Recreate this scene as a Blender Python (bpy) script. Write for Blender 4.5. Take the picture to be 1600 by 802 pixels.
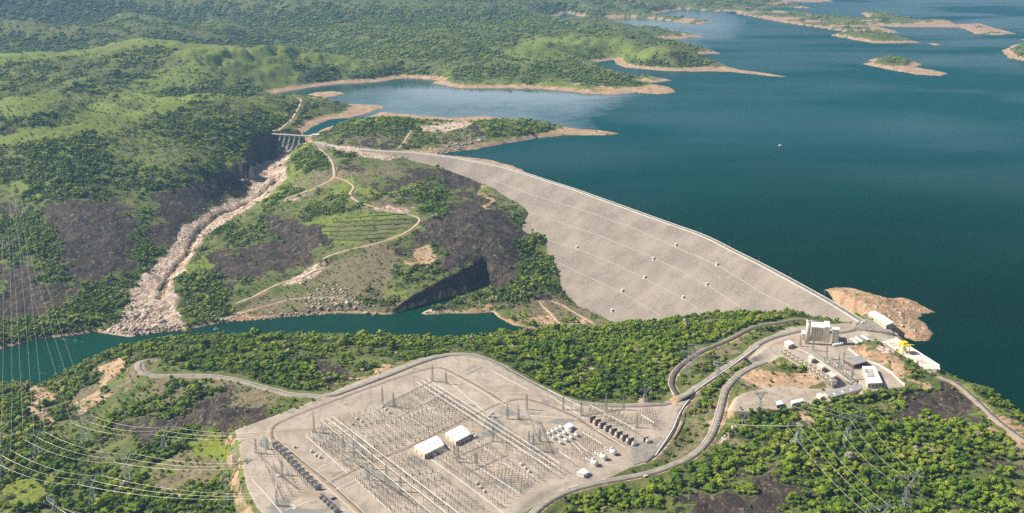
import bpy, math, random
import numpy as np
from mathutils import Vector, Matrix

# ------------------------------------------------------------------ clear
for o in list(bpy.data.objects):
    bpy.data.objects.remove(o, do_unlink=True)
SC = bpy.context.scene
COL = SC.collection
R = math.radians
rng = np.random.default_rng(7)
random.seed(7)

# ------------------------------------------------------------------ camera, sky, sun, exposure
CAM_H = 532.0
THETA = 16.3                       # degrees below the horizon
FPX = 1716.0                       # focal length in pixels of a 1600 px wide frame
cam_d = bpy.data.cameras.new('camera')
cam_d.sensor_width = 36.0
cam_d.lens = FPX / 1600.0 * 36.0
cam_d.clip_start = 5.0
cam_d.clip_end = 120000.0
cam = bpy.data.objects.new('camera', cam_d)
COL.objects.link(cam)
cam.location = (0, 0, CAM_H)
cam.rotation_euler = (R(90 - THETA), 0, 0)
SC.camera = cam

SUN_EL = 43.0
SUN_AZ_VEC = Vector((-1.0, 0.16, 0)).normalized()     # horizontal direction towards the sun
w = bpy.data.worlds.new("World")
SC.world = w
w.use_nodes = True
nt = w.node_tree
bg = nt.nodes['Background']
sky = nt.nodes.new('ShaderNodeTexSky')
sky.sky_type = 'NISHITA'
sky.sun_disc = False
sky.sun_elevation = R(SUN_EL)
sky.sun_rotation = math.atan2(SUN_AZ_VEC.x, SUN_AZ_VEC.y)
sky.altitude = 900
sky.air_density = 1.0
sky.dust_density = 2.0
sky.ozone_density = 0.6
nt.links.new(sky.outputs[0], bg.inputs[0])
bg.inputs[1].default_value = 0.055
# bright fair-weather cloud low in the sky all round, as the calm cove mirrors it
wtc = nt.nodes.new('ShaderNodeTexCoord'); wsep = nt.nodes.new('ShaderNodeSeparateXYZ'); nt.links.new(wtc.outputs['Generated'], wsep.inputs[0])
wmp = nt.nodes.new('ShaderNodeMapping'); wmp.inputs['Scale'].default_value = (1, 1, 3.5); nt.links.new(wtc.outputs['Generated'], wmp.inputs[0])
wno = nt.nodes.new('ShaderNodeTexNoise'); wno.inputs['Scale'].default_value = 3.2; wno.inputs['Detail'].default_value = 6; nt.links.new(wmp.outputs[0], wno.inputs[0])
wr1 = nt.nodes.new('ShaderNodeMapRange'); wr1.inputs[1].default_value = 0.42; wr1.inputs[2].default_value = 0.62; nt.links.new(wno.outputs[0], wr1.inputs[0])
wr2 = nt.nodes.new('ShaderNodeMapRange'); wr2.inputs[1].default_value = 0.34; wr2.inputs[2].default_value = 0.10; nt.links.new(wsep.outputs[2], wr2.inputs[0])
wml = nt.nodes.new('ShaderNodeMath'); wml.operation = 'MULTIPLY'; nt.links.new(wr1.outputs[0], wml.inputs[0]); nt.links.new(wr2.outputs[0], wml.inputs[1])
wmx = nt.nodes.new('ShaderNodeMix'); wmx.data_type = 'RGBA'; nt.links.new(wml.outputs[0], wmx.inputs[0]); nt.links.new(sky.outputs[0], wmx.inputs[6]); wmx.inputs[7].default_value = (15, 15.6, 16, 1)
nt.links.new(wmx.outputs[2], bg.inputs[0])

sd = bpy.data.lights.new('sun', 'SUN')
sd.energy = 5.0
sd.angle = R(0.53)
sd.color = (1.0, 0.93, 0.78)
sun = bpy.data.objects.new('sun', sd)
COL.objects.link(sun)
to_sun = Vector((SUN_AZ_VEC.x * math.cos(R(SUN_EL)), SUN_AZ_VEC.y * math.cos(R(SUN_EL)), math.sin(R(SUN_EL))))
sun.rotation_euler = to_sun.to_track_quat('Z', 'Y').to_euler()
sun.location = (0, 0, 900)

SC.view_settings.view_transform = 'Standard'
SC.view_settings.look = 'None'
SC.view_settings.exposure = 0.56
SC.view_settings.gamma = 1.0
SC.render.engine = 'CYCLES'
cy = SC.cycles
cy.max_bounces = 4
cy.diffuse_bounces = 2
cy.glossy_bounces = 2
cy.transmission_bounces = 2
cy.transparent_max_bounces = 6
cy.volume_bounces = 0
cy.caustics_reflective = False
cy.caustics_refractive = False
cy.sample_clamp_indirect = 4.0
cy.use_denoising = False

# ------------------------------------------------------------------ photograph pixel -> world
TH = R(THETA)
CT, ST = math.cos(TH), math.sin(TH)
def ray(px, py):
    px = np.asarray(px, float); py = np.asarray(py, float)
    r = (px - 800.0) / FPX
    d = (py - 401.0) / FPX
    return r, CT - d * ST, -(ST + d * CT)
def P(px, py, z):
    rx, ry, rz = ray(px, py)
    t = (np.asarray(z, float) - CAM_H) / rz
    return rx * t, ry * t
def PV(px, py, z):
    x, y = P(px, py, z)
    return Vector((float(x), float(y), float(z)))
def poly(pts, z):
    a = np.array(pts, float)
    x, y = P(a[:, 0], a[:, 1], z)
    return np.stack([x, y], 1)

# ------------------------------------------------------------------ numeric helpers
_perm = rng.permutation(512).astype(np.int64)
_perm = np.concatenate([_perm, _perm])
_g = rng.random(1024) * 2 * np.pi
_gx, _gy = np.cos(_g), np.sin(_g)
def noise(x, y):
    xi = np.floor(x).astype(np.int64); yi = np.floor(y).astype(np.int64)
    xf = x - xi; yf = y - yi
    xi &= 511; yi &= 511
    u = xf * xf * xf * (xf * (xf * 6 - 15) + 10)
    v = yf * yf * yf * (yf * (yf * 6 - 15) + 10)
    def gr(ix, iy, fx, fy):
        h = _perm[(_perm[ix & 511] + iy) & 1023] & 1023
        return _gx[h] * fx + _gy[h] * fy
    a = gr(xi, yi, xf, yf); b = gr(xi + 1, yi, xf - 1, yf)
    c = gr(xi, yi + 1, xf, yf - 1); d = gr(xi + 1, yi + 1, xf - 1, yf - 1)
    return (a + u * (b - a)) * (1 - v) + (c + u * (d - c)) * v
def fbm(x, y, s, n=4, gain=0.5, ox=0.0):
    r = np.zeros(np.shape(x)); a = 1.0; f = 1.0 / s
    for i in range(n):
        r = r + a * noise(x * f + ox + 17.3 * i, y * f + 9.1 * i + ox)
        a *= gain; f *= 2.03
    return r
def ridged(x, y, s, n=4, ox=0.0):
    r = np.zeros(np.shape(x)); a = 1.0; f = 1.0 / s
    for i in range(n):
        r = r + a * (1 - np.abs(noise(x * f + ox + 7.3 * i, y * f + 3.1 * i)) * 2.4)
        a *= 0.5; f *= 2.07
    return r / 1.9
def sstep(a, b, x):
    t = np.clip((x - a) / (b - a), 0, 1)
    return t * t * (3 - 2 * t)

def seg_dist(x, y, P0, P1, want_t=False):
    """least distance to segments; returns d, index, t"""
    d2 = np.full(x.shape, 1e18); idx = np.zeros(x.shape, np.int32); tt = np.zeros(x.shape)
    for i in range(len(P0)):
        ax, ay = P0[i]; bx, by = P1[i]
        dx, dy = bx - ax, by - ay
        L = dx * dx + dy * dy + 1e-9
        t = np.clip(((x - ax) * dx + (y - ay) * dy) / L, 0, 1)
        q = (x - ax - t * dx) ** 2 + (y - ay - t * dy) ** 2
        m = q < d2
        d2 = np.where(m, q, d2)
        if want_t:
            idx = np.where(m, i, idx); tt = np.where(m, t, tt)
    d = np.sqrt(d2)
    return (d, idx, tt) if want_t else d
def inside(x, y, pg):
    c = np.zeros(x.shape, bool)
    n = len(pg)
    for i in range(n):
        x0, y0 = pg[i]; x1, y1 = pg[(i + 1) % n]
        if y0 == y1: continue
        m = ((y0 > y) != (y1 > y))
        c ^= m & (x < (x1 - x0) * (y - y0) / (y1 - y0) + x0)
    return c
def sdf(x, y, pg, pad=None, closed=True):
    """signed distance, positive inside; beyond pad it is -pad"""
    x = np.asarray(x, float); y = np.asarray(y, float)
    shp = x.shape; x = x.ravel(); y = y.ravel()
    out = np.full(x.shape, -(pad if pad else 1e9))
    if pad:
        m = (x > pg[:, 0].min() - pad) & (x < pg[:, 0].max() + pad) & (y > pg[:, 1].min() - pad) & (y < pg[:, 1].max() + pad)
    else:
        m = np.ones(x.shape, bool)
    if m.any():
        xs, ys = x[m], y[m]
        d = seg_dist(xs, ys, pg, np.roll(pg, -1, 0))
        s = np.where(inside(xs, ys, pg), d, -d)
        out[m] = s if not pad else np.maximum(s, -pad)
    return out.reshape(shp)
def catmull(pts, per=8):
    p = np.array(pts, float)
    q = np.vstack([2 * p[0] - p[1], p, 2 * p[-1] - p[-2]])
    out = []
    for i in range(1, len(q) - 2):
        for k in range(per):
            t = k / per
            out.append(0.5 * ((2 * q[i]) + (-q[i - 1] + q[i + 1]) * t + (2 * q[i - 1] - 5 * q[i] + 4 * q[i + 1] - q[i + 2]) * t * t
                              + (-q[i - 1] + 3 * q[i] - 3 * q[i + 1] + q[i + 2]) * t ** 3))
    out.append(p[-1])
    return np.array(out)
def resample(p, step):
    p = np.asarray(p, float)
    s = np.concatenate([[0], np.cumsum(np.linalg.norm(np.diff(p[:, :2], axis=0), axis=1))])
    n = max(2, int(round(s[-1] / step)) + 1)
    t = np.linspace(0, s[-1], n)
    return np.stack([np.interp(t, s, p[:, k]) for k in range(p.shape[1])], 1)

LAKE_Z, RIVER_Z, CREST_Z, YARD_Z, PLANT_Z = 0.0, -125.0, 12.0, -20.0, 8.0

# ------------------------------------------------------------------ dam crest line and downstream face
crest_px = [(1347, 503), (1300, 474), (1250, 446), (1200, 419), (1150, 394), (1100, 369), (1050, 351), (1000, 333), (950, 315),
            (900, 297), (850, 281), (800, 265), (750, 254), (700, 245), (650, 239), (600, 236), (560, 233), (520, 228), (495, 222)]
CREST = resample(catmull(poly(crest_px, CREST_Z), 6), 12.0)           # right (near) end first
_t = np.gradient(CREST, axis=0); _t /= np.linalg.norm(_t, axis=1)[:, None]
CN = np.stack([-_t[:, 1], _t[:, 0]], 1)                                # left of travel = downstream
SLOPE = 1.38
HALF_CREST = 5.0
def crest_dist(x, y):
    """signed distance downstream of the crest line"""
    x = np.asarray(x, float); y = np.asarray(y, float)
    d, i, t = seg_dist(x, y, CREST[:-1], CREST[1:], True)
    nx = CN[i, 0]; ny = CN[i, 1]
    s = (x - CREST[i, 0]) * nx + (y - CREST[i, 1]) * ny
    return np.where(s >= 0, d, -d)
def face_z(x, y):
    return CREST_Z - np.maximum(crest_dist(x, y) - HALF_CREST, 0) / SLOPE
def face_hit(px, py):
    """where the ray through a pixel meets the dam face"""
    rx, ry, rz = ray(px, py)
    t = np.linspace(1200, 3400, 1100)
    x, y, z = rx * t, ry * t, CAM_H + rz * t
    f = face_z(x, y)
    k = int(np.argmax(z < f))
    return float(x[k]), float(y[k]), float(f[k])

left_edge = [(640, 249), (690, 262), (733, 277), (770, 292), (800, 311), (828, 333), (850, 365), (866, 400), (877, 432), (881, 458)]
toe_edge = [(900, 474), (935, 490), (960, 501), (1000, 505)]
right_edge = [(1240, 489), (1290, 500), (1325, 508)]
LE = [face_hit(*p) for p in left_edge]
TE = [face_hit(*p) for p in toe_edge]
RE = [face_hit(*p) for p in right_edge]
RE[-1] = (RE[-1][0], RE[-1][1], 8.0)

# ------------------------------------------------------------------ water outlines
_cup = CREST - CN * 13.0
lake_px = [(1412, 528), (1430, 534), (1452, 533), (1458, 522), (1450, 508), (1432, 497), (1440, 490), (1457, 487), (1440, 477), (1412, 465),
           (1385, 468), (1362, 459), (1335, 451), (1305, 449), (1285, 452)]
lake_px2 = [(818, 276), (816, 265), (800, 259), (770, 251), (735, 246), (700, 243), (684, 241), (705, 237), (740, 234), (780, 226), (840, 216), (880, 212), (940, 212), (966, 209), (940, 205), (900, 203),
            (870, 199), (820, 189), (760, 182), (700, 185), (640, 179), (600, 175), (585, 179), (573, 184), (550, 190), (522, 196), (508, 201), (495, 207), (487, 211),
            (474, 211), (480, 205), (490, 199), (500, 193), (512, 188), (524, 186), (546, 185), (572, 178), (590, 171), (600, 167), (592, 164), (560, 163), (538, 163),
            (518, 159), (507, 153), (470, 150), (445, 149), (424, 147), (452, 142), (472, 139), (500, 135), (535, 131), (585, 129), (605, 126), (630, 122), (660, 124), (684, 126),
            (674, 131), (706, 136), (720, 138), (766, 138), (840, 139), (886, 143), (916, 147), (966, 148), (993, 145), (1033, 148), (1056, 144), (1048, 137),
            (1023, 132), (1000, 128), (1025, 129), (1051, 126), (1043, 124), (1020, 121), (1003, 119), (990, 122), (973, 117), (963, 113), (946, 108), (922, 100), (942, 96), (958, 94), (963, 100), (976, 106),
            (1000, 108), (1040, 111), (1066, 112), (1133, 112), (1166, 115), (1200, 119), (1237, 121), (1200, 115), (1156, 109), (1136, 104), (1120, 97), (1095, 92), (1068, 88), (1070, 86),
            (1100, 85), (1127, 84), (1116, 80), (1103, 75), (1070, 68), (1030, 62), (1015, 61), (1060, 61), (1101, 58), (1085, 54), (1040, 51), (1013, 50), (980, 47), (960, 39), (946, 33), (935, 31),
            (910, 32), (886, 36), (870, 32), (862, 28), (874, 25), (883, 20), (903, 25), (918, 29), (940, 29), (983, 28), (1016, 30), (1066, 36), (1095, 38), (1116, 34), (1090, 30), (1040, 27), (1020, 22),
            (1066, 15), (1116, 18), (1150, 18), (1150, 22), (1183, 28), (1226, 36), (1273, 43), (1320, 50), (1366, 50), (1406, 53), (1398, 47), (1366, 42), (1433, 43), (1500, 43), (1526, 54), (1560, 55), (1590, 53),
            (1556, 44), (1533, 37), (1493, 38), (1483, 32), (1430, 31), (1383, 22), (1360, 19), (1343, 20), (1352, 25), (1350, 30), (1300, 27), (1266, 22), (1220, 17), (1195, 12), (1230, 12), (1272, 14), (1250, 8),
            (1225, 3), (1270, 4), (1306, 3), (1290, -2), (1200, -8), (1100, -14), (1300, -30), (2200, -60), (2300, 500), (1900, 900), (1690, 725), (1600, 648), (1540, 604), (1500, 593), (1470, 580), (1445, 566), (1420, 548)]
# the dam's upstream water line lies between the two runs
near_i, far_i = 4, int(np.argmin(np.hypot(*(CREST - np.array(P(812, 268, CREST_Z))).T)))
LAKE = np.vstack([poly(lake_px, 0.0), _cup[near_i + 6:far_i], poly(lake_px2, 0.0)])
ISLES = [poly(p, 0.0) for p in (
    [(478, 148), (500, 144), (520, 142.5), (532, 144), (538, 147), (520, 151), (500, 152)],
    [(1293, 55), (1320, 60), (1366, 68), (1400, 68), (1441, 67), (1420, 62), (1400, 56), (1360, 51), (1323, 51)],
    [(1346, 100), (1383, 108), (1433, 117), (1473, 119), (1481, 115), (1460, 110), (1428, 106), (1441, 100), (1418, 94), (1390, 87), (1366, 92), (1355, 95), (1366, 97)],
    [(1564, 80), (1576, 91), (1600, 96), (1700, 106), (1700, 60), (1620, 66), (1585, 70)],
    [(1450, 67.5), (1462, 68), (1472, 70.5), (1460, 71.5)],
    [(1592, 62), (1620, 64), (1620, 60)])]
river_px = [(-160, 552), (0, 546), (60, 531), (150, 519), (200, 527), (250, 520), (300, 514), (350, 504), (400, 500), (460, 494), (520, 490), (570, 490), (600, 492), (614, 491)]
notch_px = [(640, 482), (673, 471), (705, 464), (733, 455), (757, 444), (766, 452)]
river_px2 = [(740, 462), (715, 468), (695, 478), (672, 484), (657, 490), (665, 492), (700, 490), (740, 490), (770, 488), (780, 497), (800, 508), (830, 514), (880, 520), (840, 529),
             (800, 541), (740, 550), (640, 547), (520, 545), (420, 547), (300, 548), (240, 553), (180, 566), (130, 577), (95, 588), (82, 599), (66, 607), (52, 603), (40, 599), (0, 606), (-160, 620)]
RIVER = poly(river_px + notch_px + river_px2, RIVER_Z)
NOTCH = poly([river_px[-1]] + notch_px, RIVER_Z)

# ------------------------------------------------------------------ terrain spot heights (pixel x, pixel y, metres)
SPOT = [
 # far hills
 (-150,95,160),(0,88,150),(70,82,152),(150,75,152),(200,66,150),(240,64,152),(290,68,145),(350,71,135),(420,73,125),(500,83,100),
 (0,74,30),(120,66,25),(240,54,20),(380,58,20),(480,66,25),(560,80,30),
 (0,55,120),(100,40,150),(0,25,190),(-100,10,230),(200,20,170),(330,30,130),(450,20,120),(300,44,90),(420,45,80),(520,50,70),(600,32,90),(560,60,60),
 (650,45,70),(700,55,90),(740,35,60),(760,60,60),(820,45,70),(850,30,40),(700,10,120),(800,8,90),(900,8,60),(0,-20,260),(300,-15,220),(600,-15,160),(900,-12,90),(1000,5,50),(1100,3,30),(1180,3,15),
 (0,-50,350),(500,-50,260),(900,-50,150),(-300,0,250),(-300,-50,350),(1000,-40,80),
 (600,85,50),(560,100,60),(620,105,40),(700,85,60),(760,80,70),(810,70,80),(850,80,70),(880,95,40),(800,100,45),(740,105,35),(700,115,20),(780,118,22),(860,118,20),(930,120,18),(960,128,15),(900,132,14),(820,130,14),(740,130,12),
 (960,30,55),(940,36,60),(900,50,90),(960,50,95),(1010,60,70),(1000,75,85),(1040,72,75),(1050,85,50),(1100,98,22),(1060,104,14),(980,92,30),(930,85,50),(930,65,75),(900,70,75),
 (1090,78,22),(1050,55,14),(1080,56,8),(1040,32,12),(1100,10,20),(1180,13,12),(1230,22,12),(1300,35,9),(1350,38,6),(1410,27,16),(1450,34,7),(1540,48,5),(1355,56,18),(1390,60,14),(1390,92,18),(1420,103,12),(1450,113,4),(1590,82,25),(1640,85,35),
 # slope of the first ridge
 (0,120,115),(120,108,120),(240,95,115),(350,95,110),(440,95,95),(500,100,75),(560,115,40),
 (0,150,95),(100,140,92),(220,125,85),(330,120,75),(430,115,60),(520,118,35),(600,116,22),(440,132,25),(380,140,35),(330,140,55),
 (0,185,68),(90,186,62),(180,168,64),(260,152,70),
 (-150,215,70),(0,205,72),(90,198,78),(180,182,86),(240,165,92),(300,151,92),(360,149,80),(420,150,65),(465,152,45),(500,158,18),(540,170,6),
 (0,240,48),(100,230,55),(200,205,62),(280,190,70),(350,175,66),(400,180,50),(450,175,30),(480,180,16),(440,195,22),
 (-150,270,30),(0,300,-8),(100,285,10),(200,250,25),(280,235,35),(350,215,35),(400,215,22),(420,212,14),(428,207,12),
 (0,350,-45),(100,340,-30),(200,300,-15),(280,280,0),(340,250,8),(370,240,6),(350,275,-12),(320,300,-30),
 (-150,400,-70),(0,400,-70),(100,390,-62),(180,360,-50),(240,330,-40),(290,320,-42),(280,355,-66),(230,400,-84),(190,440,-98),
 (0,450,-90),(80,450,-92),(130,470,-105),(0,500,-108),(60,505,-112),(160,495,-114),
 # spillway channel
 (450,236,-27),(420,250,-32),(400,270,-40),(380,298,-53),(350,325,-64),(312,360,-81),(276,400,-96),(250,440,-108),(232,470,-116),(215,500,-122),(260,505,-122),(270,470,-115),
 (400,236,-2),(386,256,-12),(370,275,-22),(360,295,-40),
 (492,214,12),(478,226,0),(462,245,-15),(448,262,-26),(440,285,-38),(420,305,-48),(380,335,-60),(340,370,-78),(300,405,-94),(285,440,-106),(300,480,-118),
 # the hill behind the crest and its spit
 (520,205,18),(560,195,30),(600,187,36),(640,188,28),(680,196,15),(720,194,14),(760,190,32),(800,193,24),(850,203,10),(900,207,4),(945,208.5,2),
 (560,215,20),(600,222,18),(640,225,14),(690,215,15),(660,205,17),(740,210,17),(705,228,11),(760,214,13),(800,208,15),
 # centre ground between the channel and the dam
 (520,240,6),(520,262,-4),(560,250,2),(600,252,2),(490,255,-8),(490,285,-25),(450,315,-45),(540,285,-14),(600,285,-8),(640,270,-4),
 (560,320,-26),(520,340,-42),(620,330,-28),(660,335,-32),(640,360,-44),(580,375,-55),(520,385,-70),(460,380,-76),(400,400,-88),(440,430,-98),(380,450,-108),(340,470,-117),
 (480,430,-96),(540,430,-92),(600,420,-84),(440,470,-114),(380,490,-122),(500,470,-113),(560,465,-108),(600,470,-110),
 (680,285,-14),(730,300,-26),(700,320,-29),(720,335,-30),(780,335,-42),(740,350,-36),(690,350,-38),(690,372,-50),(760,370,-44),(800,365,-54),(832,362,-74),(780,392,-60),(720,393,-62),(820,400,-84),(720,395,-66),(650,400,-70),(610,440,-94),
 (747,405,-74),(723,418,-78),(700,425,-82),(686,440,-92),(660,450,-98),(640,464,-105),(800,415,-80),(840,410,-96),(775,440,-102),(790,465,-110),(840,450,-100),(865,445,-96),
 (700,482,-119),(760,480,-118),(820,480,-117),(860,490,-120),(900,498,-120),(850,475,-115),(930,505,-121),
 # near side of the river
 (40,610,-108),(70,622,-106),(0,640,-98),(100,600,-105),(130,585,-98),(160,570,-85),(200,555,-72),(240,543,-60),(340,538,-52),(420,535,-50),(500,536,-48),(600,536,-44),(660,540,-38),(700,546,-30),(740,549,-24),
 (800,538,-38),(840,523,-55),(900,516,-62),(960,512,-62),(1000,508,-56),(1060,503,-42),(1120,498,-26),(1180,494,-10),(1240,494,2),(1280,500,6),
 (220,565,-54),(225,588,-52),(300,590,-46),(380,600,-38),(440,615,-30),(300,565,-50),(380,560,-46),(470,570,-38),(540,560,-36),(620,555,-30),(480,595,-33),(560,585,-30),
 (180,600,-70),(200,640,-66),(130,640,-84),(60,660,-94),(260,625,-55),(340,630,-46),(300,660,-52),(400,640,-36),(360,660,-42),(340,700,-46),(360,740,-46),(370,790,-44),
 (0,700,-88),(100,690,-80),(200,700,-68),(280,720,-56),(0,760,-84),(120,760,-74),(240,770,-62),(0,830,-80),(150,830,-70),(300,830,-58),(-150,700,-95),(-150,820,-90),
 # right of the yard
 (820,555,-30),(870,545,-34),(930,540,-34),(990,535,-32),(1050,525,-22),(1110,515,-10),(1170,510,0),
 (860,590,-24),(920,580,-24),(980,590,-20),(1040,570,-13),(1100,555,-6),(930,615,-21),(1000,620,-19),(1040,628,-18),
 (1100,592,-8),(1150,560,-1),(1200,527,5),(1160,590,-2),(1200,560,3),(1120,640,-9),(1090,640,-14),(1070,700,-19),(1060,680,-22),(1020,720,-24),(1000,735,-22),(900,765,-24),(860,785,-25),
 (1150,630,-4),(1200,635,0),(1250,625,2),(1220,600,4),(1300,625,3),(1370,605,6),(1250,650,-4),(1180,680,-8),(1160,650,-5),
 (1240,690,-4),(1320,680,0),(1400,650,4),(1440,615,7),(1480,610,8),(1540,650,8),(1600,690,8),(1480,660,6),(1400,700,2),(1500,720,6),(1600,740,10),
 (1100,740,-14),(1200,750,-6),(1300,760,-2),(1420,780,4),(1550,800,10),(1000,780,-20),(1080,810,-14),(1250,830,-4),(1500,850,10),(900,830,-22),(1700,800,14),(1700,740,9),
 (1350,455,5),(1390,480,7),(1420,480,4),(1350,480,9),(1400,505,6),(1430,515,4),(1345,500,12),(1380,505,11),(1400,525,9),(1440,548,8),(1368,549,15),(1398,566,14),(1420,590,11),(1345,550,12),(1300,462,4),
]
S = np.array(SPOT, float)
sx, sy = P(S[:, 0], S[:, 1], S[:, 2])
sz = S[:, 2].copy()
for (x, y, z) in LE + TE + RE:
    sx = np.append(sx, x); sy = np.append(sy, y); sz = np.append(sz, z)
# ground falls away behind the ridge lines
for lst, dd, dz_ in (([(0,88,150),(70,82,152),(150,75,152),(200,66,150),(240,64,152),(290,68,145),(350,71,135),(420,73,125),(500,83,100),(-150,95,160)], 420, 115), ([(0,205,72),(90,198,78),(180,182,86),(240,165,92),(300,151,92),(360,149,80)], 230, 62),
                     ([(820,70,80),(960,50,95),(1000,75,85)], 300, 50)):
    for (a_, b_, c_) in lst:
        x_, y_ = P(a_, b_, c_); k_ = (y_ + dd) / y_
        sx = np.append(sx, x_ * k_); sy = np.append(sy, y_ + dd); sz = np.append(sz, c_ - dz_)
# farther than the picture shows
for (x, y, z) in [(-3000, 16000, 500), (0, 18000, 400), (-8000, 14000, 500), (-9000, 20000, 600), (6000, 20000, 100), (-800, 500, -90), (0, 500, -60), (700, 500, 0)]:
    sx = np.append(sx, x); sy = np.append(sy, y); sz = np.append(sz, z)
def warp(x, y):
    y = np.maximum(y, 50)
    return x / y, np.log(y)
su, sv = warp(sx, sy)
def _K(r2):
    return 0.5 * r2 * np.log(r2 + 1e-12)
_n = len(su)
_A = np.zeros((_n + 3, _n + 3))
_A[:_n, :_n] = _K((su[:, None] - su[None]) ** 2 + (sv[:, None] - sv[None]) ** 2) + np.eye(_n) * 2e-5
_A[:_n, _n] = 1; _A[:_n, _n + 1] = su; _A[:_n, _n + 2] = sv
_A[_n:, :_n] = _A[:_n, _n:].T
_W = np.linalg.solve(_A, np.concatenate([sz, [0, 0, 0]]))
def tps(x, y):
    shp = np.shape(x); u, v = warp(np.ravel(x), np.ravel(y))
    out = np.empty(u.shape)
    for a in range(0, len(u), 20000):
        uu, vv = u[a:a + 20000], v[a:a + 20000]
        out[a:a + 20000] = _K((uu[:, None] - su[None]) ** 2 + (vv[:, None] - sv[None]) ** 2) @ _W[:_n] + _W[_n] + _W[_n + 1] * uu + _W[_n + 2] * vv
    return out.reshape(shp)

# ------------------------------------------------------------------ terrain grid (a fan that coarsens with distance)
U_MAX, NX = 0.72, 792
ys = [560.0]
while ys[-1] < 19000:
    y_ = ys[-1]
    k_ = 0.0040 if y_ < 900 else (0.0023 if y_ < 2000 else (0.0026 if y_ < 3200 else (0.0034 if y_ < 6000 else 0.012)))
    ys.append(y_ * (1 + k_))
YS = np.array(ys); NY = len(YS)
US = np.linspace(-U_MAX, U_MAX, NX)
GY = np.repeat(YS[:, None], NX, 1)
GX = GY * US[None, :]
GH = tps(GX, GY)
# sheet of the dam's footprint
foot = np.array([(x, y) for x, y, z in LE + TE] + [P(1100, 515, -80), P(1180, 505, -40)] + [(x, y) for x, y, z in RE[:2]] + [P(1345, 503, CREST_Z)]
                + [tuple(c) for c in CREST[::6][:int(len(CREST) / 6 * 0.84)]] , dtype=float)
FOOT_S = sdf(GX, GY, foot, 60)
lake_s = sdf(GX, GY, LAKE)
for isl in ISLES:
    lake_s = np.minimum(lake_s, -sdf(GX, GY, isl, 1500) )
_jag = fbm(GX, GY, 55, 4, 0.6, ox=91)
lake_s = lake_s + np.clip(np.abs(lake_s) / 3, 0, 1) * 0 + _jag * np.interp(GY, [1200, 2500, 6000], [8, 8, 11]) * (np.abs(crest_dist(GX, GY)) > 25)
river_s = sdf(GX, GY, RIVER, 400)
notch_d = np.full(GX.shape, 400.0)
_m = (np.abs(GX - NOTCH[:, 0].mean()) < 250) & (np.abs(GY - NOTCH[:, 1].mean()) < 250)
notch_d[_m], _i, _tt = seg_dist(GX[_m], GY[_m], NOTCH[:-1], NOTCH[1:], True)
NTOP = np.array([-121., -106., -93., -84., -77., -74., -84.])
notch_top = np.full(GX.shape, -74.0); notch_top[_m] = NTOP[_i] * (1 - _tt) + NTOP[_i + 1] * _tt
D_LAKE = -lake_s                                                        # >0 on land
D_RIV = -river_s
# relief
far = sstep(2300, 4500, GY)
hilly = sstep(10, 60, GH) * far
rel = fbm(GX, GY, 260, 4) * (6 + 10 * far) + (ridged(GX + 40 * noise(GX / 300, GY / 300), GY, 420, 4) - 0.55) * 20 * hilly
rel += fbm(GX, GY, 38, 3, ox=5) * (2.2 + 2.5 * far)
rel += (ridged(GX * 0.8, GY, 150, 3, ox=3) - 0.5) * 7 * sstep(20, 60, GH) * sstep(2600, 3300, GY)
rel *= 0.35 + 0.65 * sstep(0, 120, D_LAKE)
rel *= 1 - 0.75 * np.exp(-(np.maximum(-FOOT_S, 0) / 25) ** 2)
GH = GH + rel
wob = fbm(GX, GY, 60, 3, ox=11)
# lake shores: a drawdown beach that climbs gently, and a bed that falls away
near_dam = np.exp(-(np.abs(crest_dist(GX, GY)) / 60) ** 2) * (GY < 2750)
shore = 0.3 + np.maximum(D_LAKE, 0) * (0.16 + 0.10 * wob + 0.12 * (GY < 1700) + 0.42 * ((GY > 2600) & (GY < 3250) & (GX < 300) & (GX > -420))) + np.maximum(D_LAKE - 30, 0) * 0.35
VALLEY = np.vstack([poly([(1290, 470), (1100, 369), (900, 297), (750, 254), (650, 240), (560, 234), (497, 224)], CREST_Z) + 0.0, poly([(484, 217), (470, 221), (428, 236)], 0.0), poly([(385, 258), (300, 285), (150, 300), (-200, 300), (-200, 800), (1200, 800), (1290, 520)], 0.0)])
valley_s = sdf(GX, GY, VALLEY, 80)
inland = np.where(D_LAKE < 500, np.minimum(np.maximum(GH, 1.2 + 2.5 * sstep(0, 80, D_LAKE) + wob), shore), GH)
lowland = (valley_s < 0) & (D_LAKE > 0) & (D_LAKE < 420) & (GY > 2300) & (D_RIV > 300)
near_lake = (D_LAKE > 0) & ((lowland & ~(FOOT_S > -50)) | ((D_LAKE < 60) & (crest_dist(GX, GY) < -6)))
GH = np.where(near_lake, inland, GH)
GH = np.where(D_LAKE <= 0, np.maximum(-0.25 * (-D_LAKE) - 0.6, -40), GH)
# river banks
bank = RIVER_Z + 0.4 + np.maximum(D_RIV, 0) * (0.55 + 0.3 * wob) + np.maximum(D_RIV - 14, 0) * 0.5
cliff = np.minimum(RIVER_Z + 0.4 + notch_d * 9.0, notch_top + notch_d * 0.33)
_dv = np.hypot(GX - NOTCH[-1, 0], GY - NOTCH[-1, 1])
bank = np.where((notch_d < 380) & ((notch_d <= np.maximum(D_RIV, 0) + 1.0) | (_dv <= np.maximum(D_RIV, 0) + 1.5)), cliff, bank)
GH = np.where((D_RIV > 0) & (D_RIV < 200), np.clip(GH, RIVER_Z + 0.8 + 1.2 * sstep(0, 30, D_RIV), bank), GH)
GH = np.where(D_RIV <= 0, np.maximum(RIVER_Z - 0.5 + 0.4 * D_RIV, RIVER_Z - 12), GH)
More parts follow.
